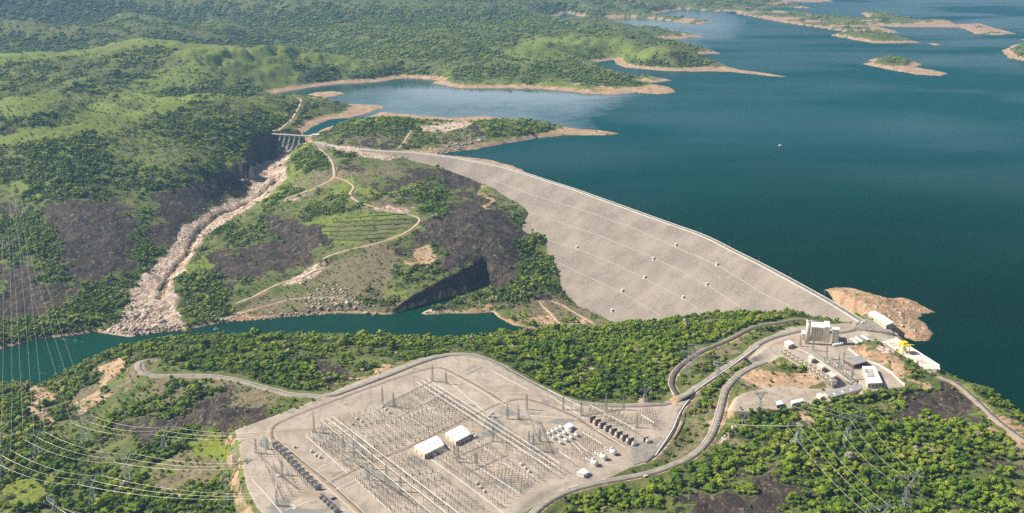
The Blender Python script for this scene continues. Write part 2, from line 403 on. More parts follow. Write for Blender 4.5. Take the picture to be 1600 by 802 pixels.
# under the dam
fz = face_z(GX, GY)
wgt = sstep(-6, 4, FOOT_S)
GH = np.where(FOOT_S > -8, GH * (1 - wgt) + np.minimum(GH, fz - 5) * wgt, GH)
up = crest_dist(GX, GY)
c_end = sdf(GX, GY, np.vstack([CREST[3:far_i] + CN[3:far_i] * 2, (CREST[3:far_i] - CN[3:far_i] * 45)[::-1]]), 40)
GH = np.where(c_end > 0, np.minimum(GH, CREST_Z - 3 - np.maximum(-up - HALF_CREST, 0) / 1.3), GH)

def grid_ix(x, y):
    x = np.asarray(x, float); y = np.asarray(y, float)
    fi = np.interp(y, YS, np.arange(NY))
    fj = (x / np.maximum(y, 1) + U_MAX) / (2 * U_MAX) * (NX - 1)
    fj = np.clip(fj, 0, NX - 1.001)
    fi = np.clip(fi, 0, NY - 1.001)
    return fi, fj
def samp(A, x, y):
    fi, fj = grid_ix(x, y)
    i = fi.astype(int); j = fj.astype(int); a = fi - i; b = fj - j
    return (A[i, j] * (1 - b) + A[i, j + 1] * b) * (1 - a) + (A[i + 1, j] * (1 - b) + A[i + 1, j + 1] * b) * a
def H(x, y):
    return float(samp(GH, x, y))
_T = 700 * np.exp(np.linspace(0, math.log(14), 900))
def hit(pts):
    a = np.asarray(pts, float).reshape(-1, 2)
    rx, ry, rz = ray(a[:, 0], a[:, 1])
    k = _T[None, :] / ry[:, None]
    X = rx[:, None] * k; Y = ry[:, None] * k; Z = CAM_H + rz[:, None] * k
    Hh = samp(GH, X, Y)
    below = Z < Hh
    i = np.argmax(below, axis=1); i = np.where(below.any(1), np.maximum(i, 1), len(_T) - 1)
    r_ = np.arange(len(a))
    d1 = Z[r_, i] - Hh[r_, i]; d0 = Z[r_, i - 1] - Hh[r_, i - 1]
    t = d0 / np.where(np.abs(d0 - d1) < 1e-9, 1, d0 - d1)
    t = np.clip(t, 0, 1)
    x = X[r_, i - 1] + t * (X[r_, i] - X[r_, i - 1]); y = Y[r_, i - 1] + t * (Y[r_, i] - Y[r_, i - 1])
    return np.stack([x, y, samp(GH, x, y)], 1)

# ------------------------------------------------------------------ level pads
YARD = poly([(372, 672), (420, 655), (480, 632), (540, 605), (600, 582), (660, 560), (700, 553), (742, 554), (775, 567), (820, 592), (870, 617),
             (900, 628), (950, 633), (1000, 632), (1052, 632), (1058, 650), (1050, 678), (1030, 705), (1005, 722), (985, 728), (950, 742), (905, 752),
             (860, 768), (825, 790), (790, 815), (700, 860), (480, 860), (430, 815), (405, 790), (390, 760), (385, 735), (378, 700)], YARD_Z)
PLANT = poly([(1168, 560), (1200, 528), (1235, 512), (1300, 508), (1345, 505), (1385, 512), (1398, 524), (1376, 532), (1335, 534), (1324, 545), (1345, 562), (1372, 569), (1395, 584), (1412, 603), (1380, 606), (1330, 616), (1300, 600), (1262, 578), (1225, 556)], PLANT_Z)
LOT = poly([(1140, 628), (1165, 615), (1210, 606), (1280, 610), (1330, 605), (1335, 618), (1260, 632), (1190, 641), (1150, 640)], 1.0)
INTAKE = poly([(1352, 512), (1395, 527), (1468, 572), (1455, 582), (1380, 535), (1345, 515)], 10.0)
for pg, z, m_ in ((YARD, YARD_Z, 26), (PLANT, PLANT_Z, 16), (LOT, 1.0, 14), (INTAKE, 10.0, 8)):
    s_ = sdf(GX, GY, pg, 40)
    wg = sstep(-m_, 0, s_)
    GH = GH * (1 - wg) + z * wg
# spillway chute floor, cut with steep rock sides
CHUTE = poly([(431, 237), (439, 231), (470, 223), (479, 225), (463, 237), (446, 246), (424, 256), (400, 270), (386, 266), (408, 250)], -29.0)
cs_ = sdf(GX, GY, CHUTE, 60)
cfl = np.interp(GY, [P(400, 270, -42)[1], P(455, 232, -27)[1]], [-42, -28])
m_ = cs_ > -55
GH = np.where(m_, np.minimum(GH, cfl + np.maximum(-cs_, 0) * 2.2), GH)
chute_d = -cs_
# the gorge that the floods have cut down the bare channel
gl = hit([(433, 281), (410, 300), (385, 317), (352, 331), (333, 341), (313, 360), (298, 384), (277, 414), (260, 436), (250, 466)])
gl = resample(catmull(gl, 6), 8)
m = (GX > gl[:, 0].min() - 40) & (GX < gl[:, 0].max() + 40) & (GY > gl[:, 1].min() - 40) & (GY < gl[:, 1].max() + 40)
gd = seg_dist(GX[m] + 7 * noise(GX[m] / 13, GY[m] / 13), GY[m], gl[:-1, :2], gl[1:, :2])
gorge = np.zeros(GX.shape); gorge[m] = 1 - sstep(2.0, 9.0, gd)
GH = GH - gorge * 6.0
# grass terraces on the middle slope
_yc0 = GY * CT - (GH - CAM_H) * ST; _px0 = 800 + FPX * GX / _yc0; _py0 = 401 + FPX * (-(GY * ST) - (GH - CAM_H) * CT) / _yc0
ter = sstep(-4, 6, sdf(_px0, _py0, np.array([(512, 352), (530, 342), (600, 340), (640, 338), (652, 345), (640, 356), (610, 370), (560, 381), (516, 372)], float), 30))
lv = GH / 3.2 + 0.05 * noise(GX / 20, GY / 20)
fr_ = lv - np.floor(lv)
GH = GH * (1 - ter) + ter * (np.floor(lv) + sstep(0.70, 1.0, fr_)) * 3.2
terrace_edge = ter * sstep(0.62, 0.75, fr_)

# ------------------------------------------------------------------ roads: photograph picks, laid on the ground, then cut into it
ROADS = {   # name: (picks, width, smoothing)
 'access_road': ([(240, 562), (224, 566), (217, 574), (222, 583), (240, 588), (275, 588), (330, 588), (370, 594), (410, 606), (450, 616), (485, 620), (515, 618), (540, 611), (570, 600), (610, 585), (650, 569), (685, 558), (715, 554), (742, 557), (775, 569), (810, 589),
                  (850, 610), (890, 627), (935, 633), (990, 634), (1040, 631), (1068, 622), (1095, 602), (1130, 578), (1165, 553), (1190, 533), (1225, 522), (1260, 516), (1300, 520), (1330, 516), (1345, 508)], 9),
 'lower_road': ([(1198, 560), (1180, 570), (1155, 588), (1135, 610), (1128, 632), (1122, 655), (1110, 685), (1085, 712), (1050, 730), (1010, 742), (965, 750), (920, 758), (885, 768), (858, 782), (840, 797), (828, 812)], 8),
 'yard_ramp': ([(1075, 622), (1062, 640), (1055, 660), (1045, 680), (1025, 705), (1005, 722)], 9),
 'tunnel_road': ([(1058, 618), (1050, 604), (1052, 590), (1062, 575), (1078, 562), (1100, 548), (1140, 530), (1180, 512), (1215, 503), (1250, 499), (1275, 503)], 7),
 'shore_road': ([(1470, 588), (1492, 598), (1520, 622), (1550, 650), (1580, 675), (1620, 703), (1680, 750)], 7),
 'hill_track': ([(492, 224), (502, 234), (518, 250), (523, 268), (521, 278), (505, 288), (490, 296), (470, 304), (446, 316)], 7),
 'terrace_track': ([(521, 277), (540, 281), (553, 290), (548, 303), (556, 314), (580, 322), (612, 330), (640, 335), (656, 341), (650, 352), (632, 364), (606, 376), (575, 383), (548, 388), (520, 402), (505, 412)], 6),
 'bank_track': ([(505, 412), (490, 424), (470, 436), (446, 440), (420, 452), (400, 464), (372, 477)], 6),
 'west_track': ([(436, 206), (444, 196), (455, 188), (463, 178), (468, 166), (471, 157), (464, 151), (455, 150)], 7),
 'toe_track': ([(842, 468), (850, 480), (862, 493), (877, 507), (900, 510), (925, 509)], 3),
 'toe_path': ([(838, 468), (858, 466), (880, 479), (905, 494), (928, 506)], 3),
 'lower_track': ([(352, 500), (378, 492), (400, 485), (430, 475), (460, 466), (500, 463), (540, 468)], 3),
 'knoll_track': ([(624, 232), (632, 222), (638, 212), (644, 204)], 5),
}
ROAD_W = {}
for nm, (px_, wd) in ROADS.items():
    pts = hit(px_)
    pl = catmull(pts, 6)
    pl = resample(pl, 6.0)
    z_ = pl[:, 2].copy()
    k = 9
    zz = np.pad(z_, k, mode='edge')
    for _ in range(3):
        zz = np.convolve(zz, np.ones(2 * k + 1) / (2 * k + 1), 'same')
        zz[:k] = zz[k]; zz[-k:] = zz[-k - 1]
    pl[:, 2] = zz[k:-k]
    if nm == 'access_road':        # level with the yard where it runs along it, with the crest at its end
        s_ = sdf(pl[:, 0], pl[:, 1], YARD, 60)
        wg = sstep(-14, -2, s_)
        pl[:, 2] = pl[:, 2] * (1 - wg) + (YARD_Z + 0.1) * wg
    lo = (pl[:, 0].min() - 30, pl[:, 1].min() - 30); hi = (pl[:, 0].max() + 30, pl[:, 1].max() + 30)
    m = (GX > lo[0]) & (GX < hi[0]) & (GY > lo[1]) & (GY < hi[1])
    d, i, t = seg_dist(GX[m], GY[m], pl[:-1, :2], pl[1:, :2], True)
    zr = pl[i, 2] * (1 - t) + pl[i + 1, 2] * t
    wg = 1 - sstep(wd * 0.5 + 2.5, wd * 0.5 + (14 if wd > 4 else 5), d)
    g = GH[m]
    GH[m] = g * (1 - wg) + (zr - 0.35) * wg
    ROAD_W[nm] = (pl, wd)
# ------------------------------------------------------------------ ground cover zones (traced once, stored on the ground)
_yc = GY * CT - (GH - CAM_H) * ST
_zc = -(GY * ST) - (GH - CAM_H) * CT
PXG0 = 800 + FPX * GX / _yc
PYG0 = 401 + FPX * _zc / _yc
_wx = fbm(GX, GY, 60, 5, 0.62, ox=41); _wy = fbm(GX, GY, 60, 5, 0.62, ox=57)
_px_m = FPX / np.sqrt(GX ** 2 + GY ** 2 + (GH - CAM_H) ** 2)          # pixels per metre there
def zone(polys, soft=6.0, wander=30.0):
    out = np.zeros(GX.shape)
    PXG = PXG0 + _wx * wander * _px_m * 1.3; PYG = PYG0 + _wy * wander * _px_m * 0.75
    for pg in polys:
        pg = np.array(pg, float)
        x0, x1 = pg[:, 0].min() - soft, pg[:, 0].max() + soft; y0, y1 = pg[:, 1].min() - soft, pg[:, 1].max() + soft
        m = (PXG > x0) & (PXG < x1) & (PYG > y0) & (PYG < y1)
        if not m.any(): continue
        # softness is smaller up and down the picture where the ground is seen at a slant
        s = sdf(PXG[m], PYG[m] * 1.6, pg * np.array([1, 1.6]))
        out[m] = np.maximum(out[m], sstep(-soft, soft, s))
    return out
Z_ROCK = [
 [(60,330),(83,317),(140,312),(200,322),(222,345),(203,360),(213,400),(200,425),(167,432),(120,455),(107,462),(87,490),(0,510),(0,410),(55,414),(62,445),(105,440),(100,400),(80,350)],
 [(0,318),(30,315),(42,330),(0,340)],[(160,200),(260,193),(267,220),(333,233),(317,253),(200,262),(160,247)],[(165,298),(200,296),(210,312),(170,312)],
 [(233,300),(300,284),(383,262),(388,285),(320,332),(283,347),(253,330)],[(213,367),(277,334),(300,347),(273,377),(238,392)],
 [(0,195),(30,205),(25,240),(0,245)],[(400,215),(428,212),(445,236),(385,260),(378,262)],
 [(327,400),(357,392),(430,342),(500,345),(515,384),(487,410),(460,427),(377,437),(315,430)],[(350,440),(380,440),(370,460),(350,462)],
 [(616,394),(650,362),(680,334),(733,300),(748,292),(756,317),(800,332),(828,356),(818,417),(790,450),(766,456),(748,407),(720,419),(690,425),(666,402)],
 [(573,296),(620,278),(650,262),(720,270),(760,290),(693,304),(660,287),(600,299)],[(764,302),(785,304),(796,322),(770,320)],[(560,215),(640,222),(620,232),(560,228)],
 [(520,262),(545,255),(560,262),(545,272),(520,270)],[(735,195),(757,188),(775,195),(760,207),(735,205)],[(430,246),(440,244),(445,262),(432,270)],
 [(253,655),(320,624),(367,618),(447,628),(430,645),(393,658),(333,682),(293,685),(267,678)],[(196,674),(260,660),(246,692),(207,697)],[(87,703),(143,698),(143,715),(93,712)],
 [(117,722),(160,710),(182,735),(127,738)],[(95,645),(130,640),(130,655),(100,658)],[(400,565),(467,553),(533,562),(545,605),(512,608),(515,582),(467,563)],
 [(1319,636),(1426,604),(1466,594),(1533,645),(1530,660),(1420,650),(1326,646)],[(1066,768),(1166,757),(1206,732),(1240,775),(1280,800),(1253,815),(1066,815)],
 [(1513,718),(1600,742),(1600,758),(1516,732)],[(1130,665),(1150,655),(1160,668),(1140,680)],[(1375,552),(1400,556),(1404,563),(1385,566)]]
Z_PALE = [
 [(388,264),(430,244),(453,238),(449,256),(444,282),(423,302),(390,326),(354,348),(322,369),(304,394),(288,418),(269,439),(272,452),(278,480),(288,508),(210,526),(150,519),(195,494),(208,465),(216,440),(246,406),(267,385),(282,358),(313,339),(345,320),(388,298),(393,277)],
 [(652,198),(700,190),(738,190),(735,200),(690,206),(655,207)],[(444,440),(505,408),(516,404),(500,425),(470,442),(446,446)],[(440,318),(468,305),(480,300),(470,310),(450,318)],
 [(1375,540),(1395,535),(1400,548),(1380,552)],[(575,326),(610,320),(645,330),(625,333)],
 [(500,222),(560,232),(600,236),(640,240),(600,250),(540,240)],[(655,490),(665,486),(700,483),(690,492)]]
Z_ORANGE = [
 [(372,670),(395,668),(405,690),(382,705),(392,740),(404,765),(385,750),(374,715)],[(42,602),(70,602),(78,625),(72,665),(58,655),(45,625)],[(340,505),(440,493),(470,490),(440,500)],[(533,488),(620,486),(615,495),(533,495)],[(690,484),(770,474),(790,480),(700,492)],
 [(1300,545),(1350,535),(1400,560),(1428,592),(1425,604),(1395,585),(1350,565),(1310,560)],[(1290,452),(1335,450),(1365,458),(1412,465),(1457,485),(1432,495),(1458,520),(1435,534),(1400,520),(1370,505),(1345,498)],
 [(640,415),(665,385),(680,385),(672,415)],[(750,288),(762,300),(766,312),(780,325),(762,325),(752,305)],[(1190,580),(1270,575),(1290,600),(1250,610),(1180,612),(1170,595)],
 [(510,600),(600,568),(650,558),(645,562),(600,578),(560,596)],[(1540,650),(1600,680),(1600,700),(1550,665)],[(160,570),(190,560),(200,575),(170,610),(140,640),(120,650),(150,605)],
 [(990,625),(1035,622),(1045,640),(1030,640)],[(895,566),(925,568),(922,576),(898,574)],[(475,145),(538,143),(538,150),(478,152)],
 [(1250,640),(1290,640),(1300,655),(1260,655)],[(1130,655),(1150,650),(1150,668),(1135,672)],[(255,770),(285,768),(285,785)],[(310,785),(330,785),(330,800)]]
Z_FOREST = [
 [(0,507),(87,484),(100,464),(167,432),(215,438),(212,460),(190,497),(150,516),(93,532),(0,548)],[(0,342),(60,338),(90,355),(102,400),(108,440),(95,455),(62,445),(55,414),(0,402)],
 [(205,350),(247,367),(237,395),(239,427),(217,442),(211,400),(203,377)],[(193,330),(230,322),(232,342),(200,345)],
 [(0,208),(100,200),(160,196),(250,190),(330,180),(440,180),(440,205),(420,212),(400,228),(380,245),(372,262),(330,280),(260,300),(180,312),(70,320),(0,300)],
 [(278,427),(333,425),(355,442),(362,480),(335,506),(290,499),(275,474)],[(337,354),(370,352),(430,338),(428,374),(367,394),(353,380)],[(393,324),(460,290),(467,302),(417,332)],
 [(467,330),(533,310),(545,330),(480,347)],[(452,246),(490,224),(522,252),(512,270),(465,262)],[(505,230),(562,240),(545,252),(520,250)],[(640,296),(677,280),(698,295),(695,325),(660,334)],
 [(560,304),(640,300),(640,309),(560,312)],[(764,322),(800,322),(853,362),(858,400),(879,447),(845,466),(766,482),(740,482),(773,459),(810,432),(806,394),(824,357)],
 [(610,412),(675,418),(655,432)],[(636,400),(676,378),(702,382),(673,412)],[(551,467),(596,452),(625,474),(600,486),(556,486)],[(788,494),(853,488),(856,508),(800,508)],
 [(90,590),(145,560),(200,543),(240,534),(420,528),(530,530),(640,528),(710,545),(650,552),(600,555),(560,545),(500,548),(460,553),(400,570),(300,575),(235,568),(200,558),(160,573),(125,607),(90,622),(72,608)],
 [(418,588),(467,563),(512,585),(502,608),(433,602)],[(0,600),(45,600),(50,640),(45,680),(0,690)],[(187,638),(240,613),(333,603),(385,606),(360,620),(300,632),(233,660),(193,655)],
 [(0,692),(60,668),(110,690),(150,715),(200,742),(330,742),(385,760),(405,810),(0,810)],[(400,636),(450,628),(480,630),(440,645),(400,655)],[(600,570),(560,600),(520,605),(560,575),(640,552),(660,552)],
 [(742,542),(830,517),(1000,505),(1240,488),(1225,502),(1180,515),(1085,555),(1052,582),(1045,625),(990,629),(930,624),(870,604),(820,578),(780,560)],
 [(1100,715),(1130,690),(1150,672),(1200,655),(1300,640),(1340,648),(1400,645),(1530,660),(1600,690),(1600,740),(1540,725),(1500,720),(1516,735),(1600,760),(1600,815),(1280,815),(1240,770),(1205,730),(1160,755),(1060,765),(1040,790),(870,810),(895,780),(980,762),(1060,745)],
 [(1475,582),(1500,588),(1525,605),(1600,655),(1600,672),(1560,655),(1510,620),(1485,598)],[(1200,648),(1290,625),(1340,612),(1370,605),(1425,600),(1410,628),(1300,646)],
 [(1085,642),(1100,602),(1125,580),(1142,590),(1115,620),(1100,648)],[(1082,578),(1105,570),(1110,590),(1085,600)],[(1140,572),(1165,555),(1195,545),(1195,560),(1170,575)],
 [(530,196),(600,181),(650,189),(632,213),(600,222),(545,218)],[(752,186),(800,185),(875,203),(840,212),(765,212),(755,200)],[(640,212),(660,205),(680,215),(655,220)],
 [(472,160),(520,156),(540,165),(500,175),(470,175)],[(520,118),(640,110),(740,112),(680,122),(600,127),(520,133),(420,144),(340,145),(330,135),(420,122)],
 [(700,122),(760,112),(860,112),(960,118),(1000,134),(930,136),(820,134),(740,130)],[(1050,640),(1060,645),(1055,690),(1035,710),(1060,700)],[(960,745),(1000,735),(1050,712),(1060,725),(1010,737)],
 [(60,620),(85,615),(110,640),(95,660),(75,655)],[(200,690),(260,692),(290,685),(300,700),(230,730),(190,720)],[(1370,512),(1400,516),(1398,527),(1365,520)]]
Z_GRASS = [
 [(0,86),(150,75),(240,64),(330,70),(480,84),(600,100),(520,104),(420,98),(330,95),(270,90),(280,78),(200,72),(120,86),(0,98)],[(280,95),(380,100),(420,112),(330,125),(240,145),(180,165),(140,160),(240,120)],
 [(0,150),(70,140),(100,150),(60,175),(0,185)],[(505,345),(560,335),(640,334),(655,344),(612,368),(545,382),(510,375)],[(560,298),(600,296),(640,292),(640,302),(560,308)],[(500,285),(550,280),(560,300),(520,310)],
 [(225,742),(250,720),(300,694),(345,684),(374,690),(370,748),(250,758)],[(10,775),(40,745),(85,755),(75,785),(15,800)],[(700,270),(745,282),(800,312),(770,312),(740,290)],
 [(800,480),(860,475),(920,500),(870,510),(800,505)],[(1470,575),(1500,590),(1560,640),(1530,640),(1490,605)],[(1290,508),(1330,515),(1340,525),(1310,520)],[(600,455),(640,450),(640,470)],
 [(820,60),(900,55),(980,60),(1050,80),(1000,95),(900,90),(830,100),(780,90)],[(0,288),(60,284),(60,300),(0,304)],[(110,206),(180,185),(260,157),(300,150),(385,149),(300,163),(225,184),(150,210)],[(0,206),(90,198),(100,204),(0,216)],[(270,430),(330,395),(350,385),(330,420),(290,440)],[(430,140),(500,130),(480,138),(440,145)]]
Z_DRY = [
 [(120,600),(165,570),(205,560),(215,575),(190,600),(150,640),(110,655)],[(380,470),(520,455),(560,440),(620,440),(620,485),(400,498),(345,500)],[(480,420),(520,400),(620,380),(650,400),(600,440),(480,450)],
 [(530,215),(650,215),(620,235),(520,230)],[(660,205),(760,205),(740,220),(680,225)],[(1080,600),(1130,640),(1105,690),(1040,720),(1060,650)],[(1160,575),(1290,570),(1310,600),(1230,615),(1160,610)],
 [(790,470),(880,460),(960,500),(900,510),(820,510)],[(230,590),(400,600),(470,622),(400,640),(300,610),(220,640)],[(960,502),(1130,490),(1130,500),(1000,512)],[(1090,555),(1160,545),(1190,540),(1100,590)],
 [(250,720),(300,705),(368,720),(362,748),(240,755)],[(1330,640),(1430,612),(1530,650),(1470,660)],[(480,270),(640,255),(620,275),(520,285),(470,300)],[(560,312),(620,308),(645,320),(640,335),(590,330)]]
mF, mR, mP, mO, mG, mD = (zone(z, 6.0, w_) for z, w_ in ((Z_FOREST, 34), (Z_ROCK, 34), (Z_PALE, 12), (Z_ORANGE, 26), (Z_GRASS, 34), (Z_DRY, 40)))
mO = np.maximum(mO, 0.66 * zone([Z_PALE[0]], 13, 26))
_dy = np.gradient(GH, axis=0) / np.gradient(GY, axis=0); _dx = np.gradient(GH, axis=1) / np.gradient(GX, axis=1)
near_pad = np.maximum.reduce([sstep(-34, -4, sdf(GX, GY, pg, 40)) for pg in (YARD, PLANT, LOT, INTAKE)])
steep_all = sstep(0.75, 1.25, np.hypot(_dx, _dy))
steep = steep_all * (1 - near_pad) * (GY < 3300) * (D_LAKE > 1) * (D_RIV > -1)
mR = np.maximum(mR, steep); mF = mF * (1 - steep * 0.8); mO = np.maximum(mO, steep_all * near_pad * 0.8)
mG = mG * (1 - steep)
mYellow = zone([[(10,770),(40,748),(85,755),(75,782),(15,795)],[(300,700),(340,680),(374,682),(368,700),(310,712)],[(0,790),(30,780),(20,802),(0,802)]], 6)
mP = np.where((GY > 1650), mP, mP)
land = D_LAKE > 0
band = np.clip(GH, 0, 60)
lakeside = land & (D_LAKE < 260) & (GY > 1350) & (D_RIV > 250) & (up < 0) & ~(FOOT_S > -20)
beach = np.where(lakeside, 1 - sstep(7.0, 10.5, GH + 1.6 * wob), 0)
beach = np.where((GY < 1700) & (GX > 850) & (PYG0 > 560), beach * 0.5, beach)
farF = np.maximum(sstep(2350, 2900, GY), sstep(2250, 2500, GY) * (GX < -450))
nf = fbm(GX, GY, 230, 4, ox=31) + 0.35 * fbm(GX, GY, 45, 3, ox=3)
# the far hills: light grass on the tops and sunny spurs, forest in the folds

cur = GH - (np.roll(GH, 6, 0) + np.roll(GH, -6, 0) + np.roll(GH, 6, 1) + np.roll(GH, -6, 1)) / 4
farForest = np.clip(0.80 - 0.10 * cur + 0.50 * nf - 0.18 * sstep(90, 150, GH), 0.34, 1.0)
farForest *= sstep(8.5, 13, GH + 2 * wob)
base = 0.14 + 0.26 * np.clip(0.5 + 1.3 * nf, 0, 1)
forest = base * (1 - farF) + farForest * farF
forest = np.maximum(forest, mF * (0.80 + 0.35 * np.clip(nf, -0.5, 0.4)))
clump = fbm(GX, GY, 24, 3, 0.6, ox=71)
forest = forest * (1 - farF * 0.3) * (1 + 0.75 * np.clip(clump * 1.8, -1, 1)) + 0.06 * np.clip(clump * 3, 0, 1)
forest *= 1 - 0.80 * mR * (1 - mF * 0.4)
forest *= 1 - 0.97 * np.maximum(mP, mO)
forest *= 1 - 0.80 * np.maximum(mG * (GY < 2600), mG * 0.75)
forest *= 1 - 0.45 * mD
forest *= 1 - beach
pad = np.zeros(GX.shape)
for pg, s_in in ((YARD, 6), (PLANT, 3), (LOT, 3), (INTAKE, 4)):
    pad = np.maximum(pad, sstep(-7, s_in * 0.0 + 2, sdf(GX, GY, pg, 40)))
forest *= 1 - pad
road_m = np.zeros(GX.shape); road_e = np.zeros(GX.shape)
for nm, (pl, wd) in ROAD_W.items():
    lo = (pl[:, 0].min() - 30, pl[:, 1].min() - 30); hi = (pl[:, 0].max() + 30, pl[:, 1].max() + 30)
    m = (GX > lo[0]) & (GX < hi[0]) & (GY > lo[1]) & (GY < hi[1])
    d = seg_dist(GX[m], GY[m], pl[:-1, :2], pl[1:, :2])
    road_m[m] = np.maximum(road_m[m], 1 - sstep(wd * 0.5 + 0.5, wd * 0.5 + 6, d))
    road_e[m] = np.maximum(road_e[m], 1 - sstep(wd * 0.5 + 2, wd * 0.5 + 9, d))
forest *= 1 - sstep(0.0, 0.5, road_e)
forest = np.where((D_RIV < 3) | (FOOT_S > -6) | (D_LAKE < 2), 0, forest)
RL1 = poly([(-150,95),(0,88),(70,82),(150,75),(200,66),(240,64),(290,68),(350,71),(420,73),(500,83)], 148.0); RL2 = poly([(0,205),(90,198),(180,182),(240,165),(300,151),(360,149),(430,150)], 84.0)
rl1 = 1 - sstep(60, 190, seg_dist(GX, GY, RL1[:-1], RL1[1:]) + 45 * nf)
rl2 = 1 - sstep(15, 75, seg_dist(GX, GY, RL2[:-1], RL2[1:]) + 25 * nf)
rl = np.maximum(rl1, rl2) * (GY > 2350)
forest *= 1 - 0.82 * rl
mG = np.maximum(mG, rl)
rib = noise(GX / 55 + 0.4 * noise(GX / 200, GY / 200), GY / 420)
ridge1 = sstep(2750, 3100, GY) * (1 - sstep(4300, 4700, GY)) * (GX < 300)
forest *= 1 - ridge1 * np.clip(0.10 + rib * 2.0, 0, 0.7)
forest = np.where((up < 0) & (up > -30) & (GX < 480) & (GX > -460) & (GY < 2700), 0, forest)
rocky = np.maximum(mR * (1 - 0.75 * mF), gorge * 0.9)
mP = mP * (1 - gorge)
# rough ground where rock is bare
rough = np.clip(rocky + mP * (1 - mG), 0, 1) * (1 - pad) * (1 - road_m) * (GY < 3300)
head = (D_LAKE > 2) * sstep(0, 20, D_LAKE) * (GY < 1750) * (GY > 1380) * (up < -14) * (PYG0 < 540) * (1 - pad)
GH = GH + head * (1 - road_m) * ((ridged(GX, GY, 46, 4, ox=61) - 0.45) * 7.0 + (ridged(GX, GY, 13, 2, ox=63) - 0.5) * 2.2)
chan = mP * (GY > 1700) * (1 - sstep(0, 1, (PYG0 > 470)))
GH = GH + rough * ((ridged(GX + 0.5 * GY, GY * 0.35, 22, 3, ox=15) - 0.5) * 2.6 * chan)
GH = GH + rough * ((ridged(GX, GY * 0.7, 34, 4, ox=9) - 0.5) * 3.0 * (1 - 0.6 * chan) + fbm(GX, GY, 9, 2, ox=2) * 0.9)
fine = (1 - pad) * (1 - road_m) * (D_RIV > 1) * (D_LAKE > 0.5)
GH = GH + fine * fbm(GX, GY, 14, 2, ox=21) * 0.6
red_bank = ((D_RIV > -1) & (D_RIV < 300)) * (1 - sstep(2.2, 4.5, GH - RIVER_Z + 1.2 * wob))
mO2 = np.clip(np.maximum(np.maximum(mO, beach), np.maximum(red_bank * 0.9, road_m * 0.7)) , 0, 1)
mP2 = np.clip(np.maximum(mP, 0), 0, 1)


# ------------------------------------------------------------------ object helpers
def tag(o, label=None, cat=None, group=None, kind=None):
    if label: o['label'] = label
    if cat: o['category'] = cat
    if group: o['group'] = group
    if kind: o['kind'] = kind
    return o
def link(name, me, parent=None, loc=None, rz=None):
    o = bpy.data.objects.new(name, me)
    COL.objects.link(o)
    if parent is not None: o.parent = parent
    if loc is not None: o.location = loc
    if rz is not None: o.rotation_euler = (0, 0, rz)
    return o
def empty(name, loc, rz=0.0, label=None, cat=None, group=None):
    o = bpy.data.objects.new(name, None)
    COL.objects.link(o)
    o.empty_display_size = 2
    o.location = loc
    o.rotation_euler = (0, 0, rz)
    return tag(o, label, cat, group)
def np_mesh(name, verts, faces, mat=None, smooth=False):
    verts = np.asarray(verts, dtype=np.float32); faces = np.asarray(faces, dtype=np.int32)
    me = bpy.data.meshes.new(name)
    n, k = faces.shape
    me.vertices.add(len(verts)); me.vertices.foreach_set('co', verts.ravel())
    me.loops.add(n * k); me.loops.foreach_set('vertex_index', faces.ravel())
    me.polygons.add(n)
    me.polygons.foreach_set('loop_start', np.arange(0, n * k, k, dtype=np.int32))
    me.polygons.foreach_set('loop_total', np.full(n, k, dtype=np.int32))
    if smooth: me.polygons.foreach_set('use_smooth', np.ones(n, dtype=bool))
    me.update(calc_edges=True)
    if mat: me.materials.append(mat)
    return me
def grid_faces(nr, nc):
    i = np.arange(nr - 1)[:, None]; j = np.arange(nc - 1)[None, :]
    a = (i * nc + j).ravel()
    return np.stack([a, a + 1, a + nc + 1, a + nc], 1)
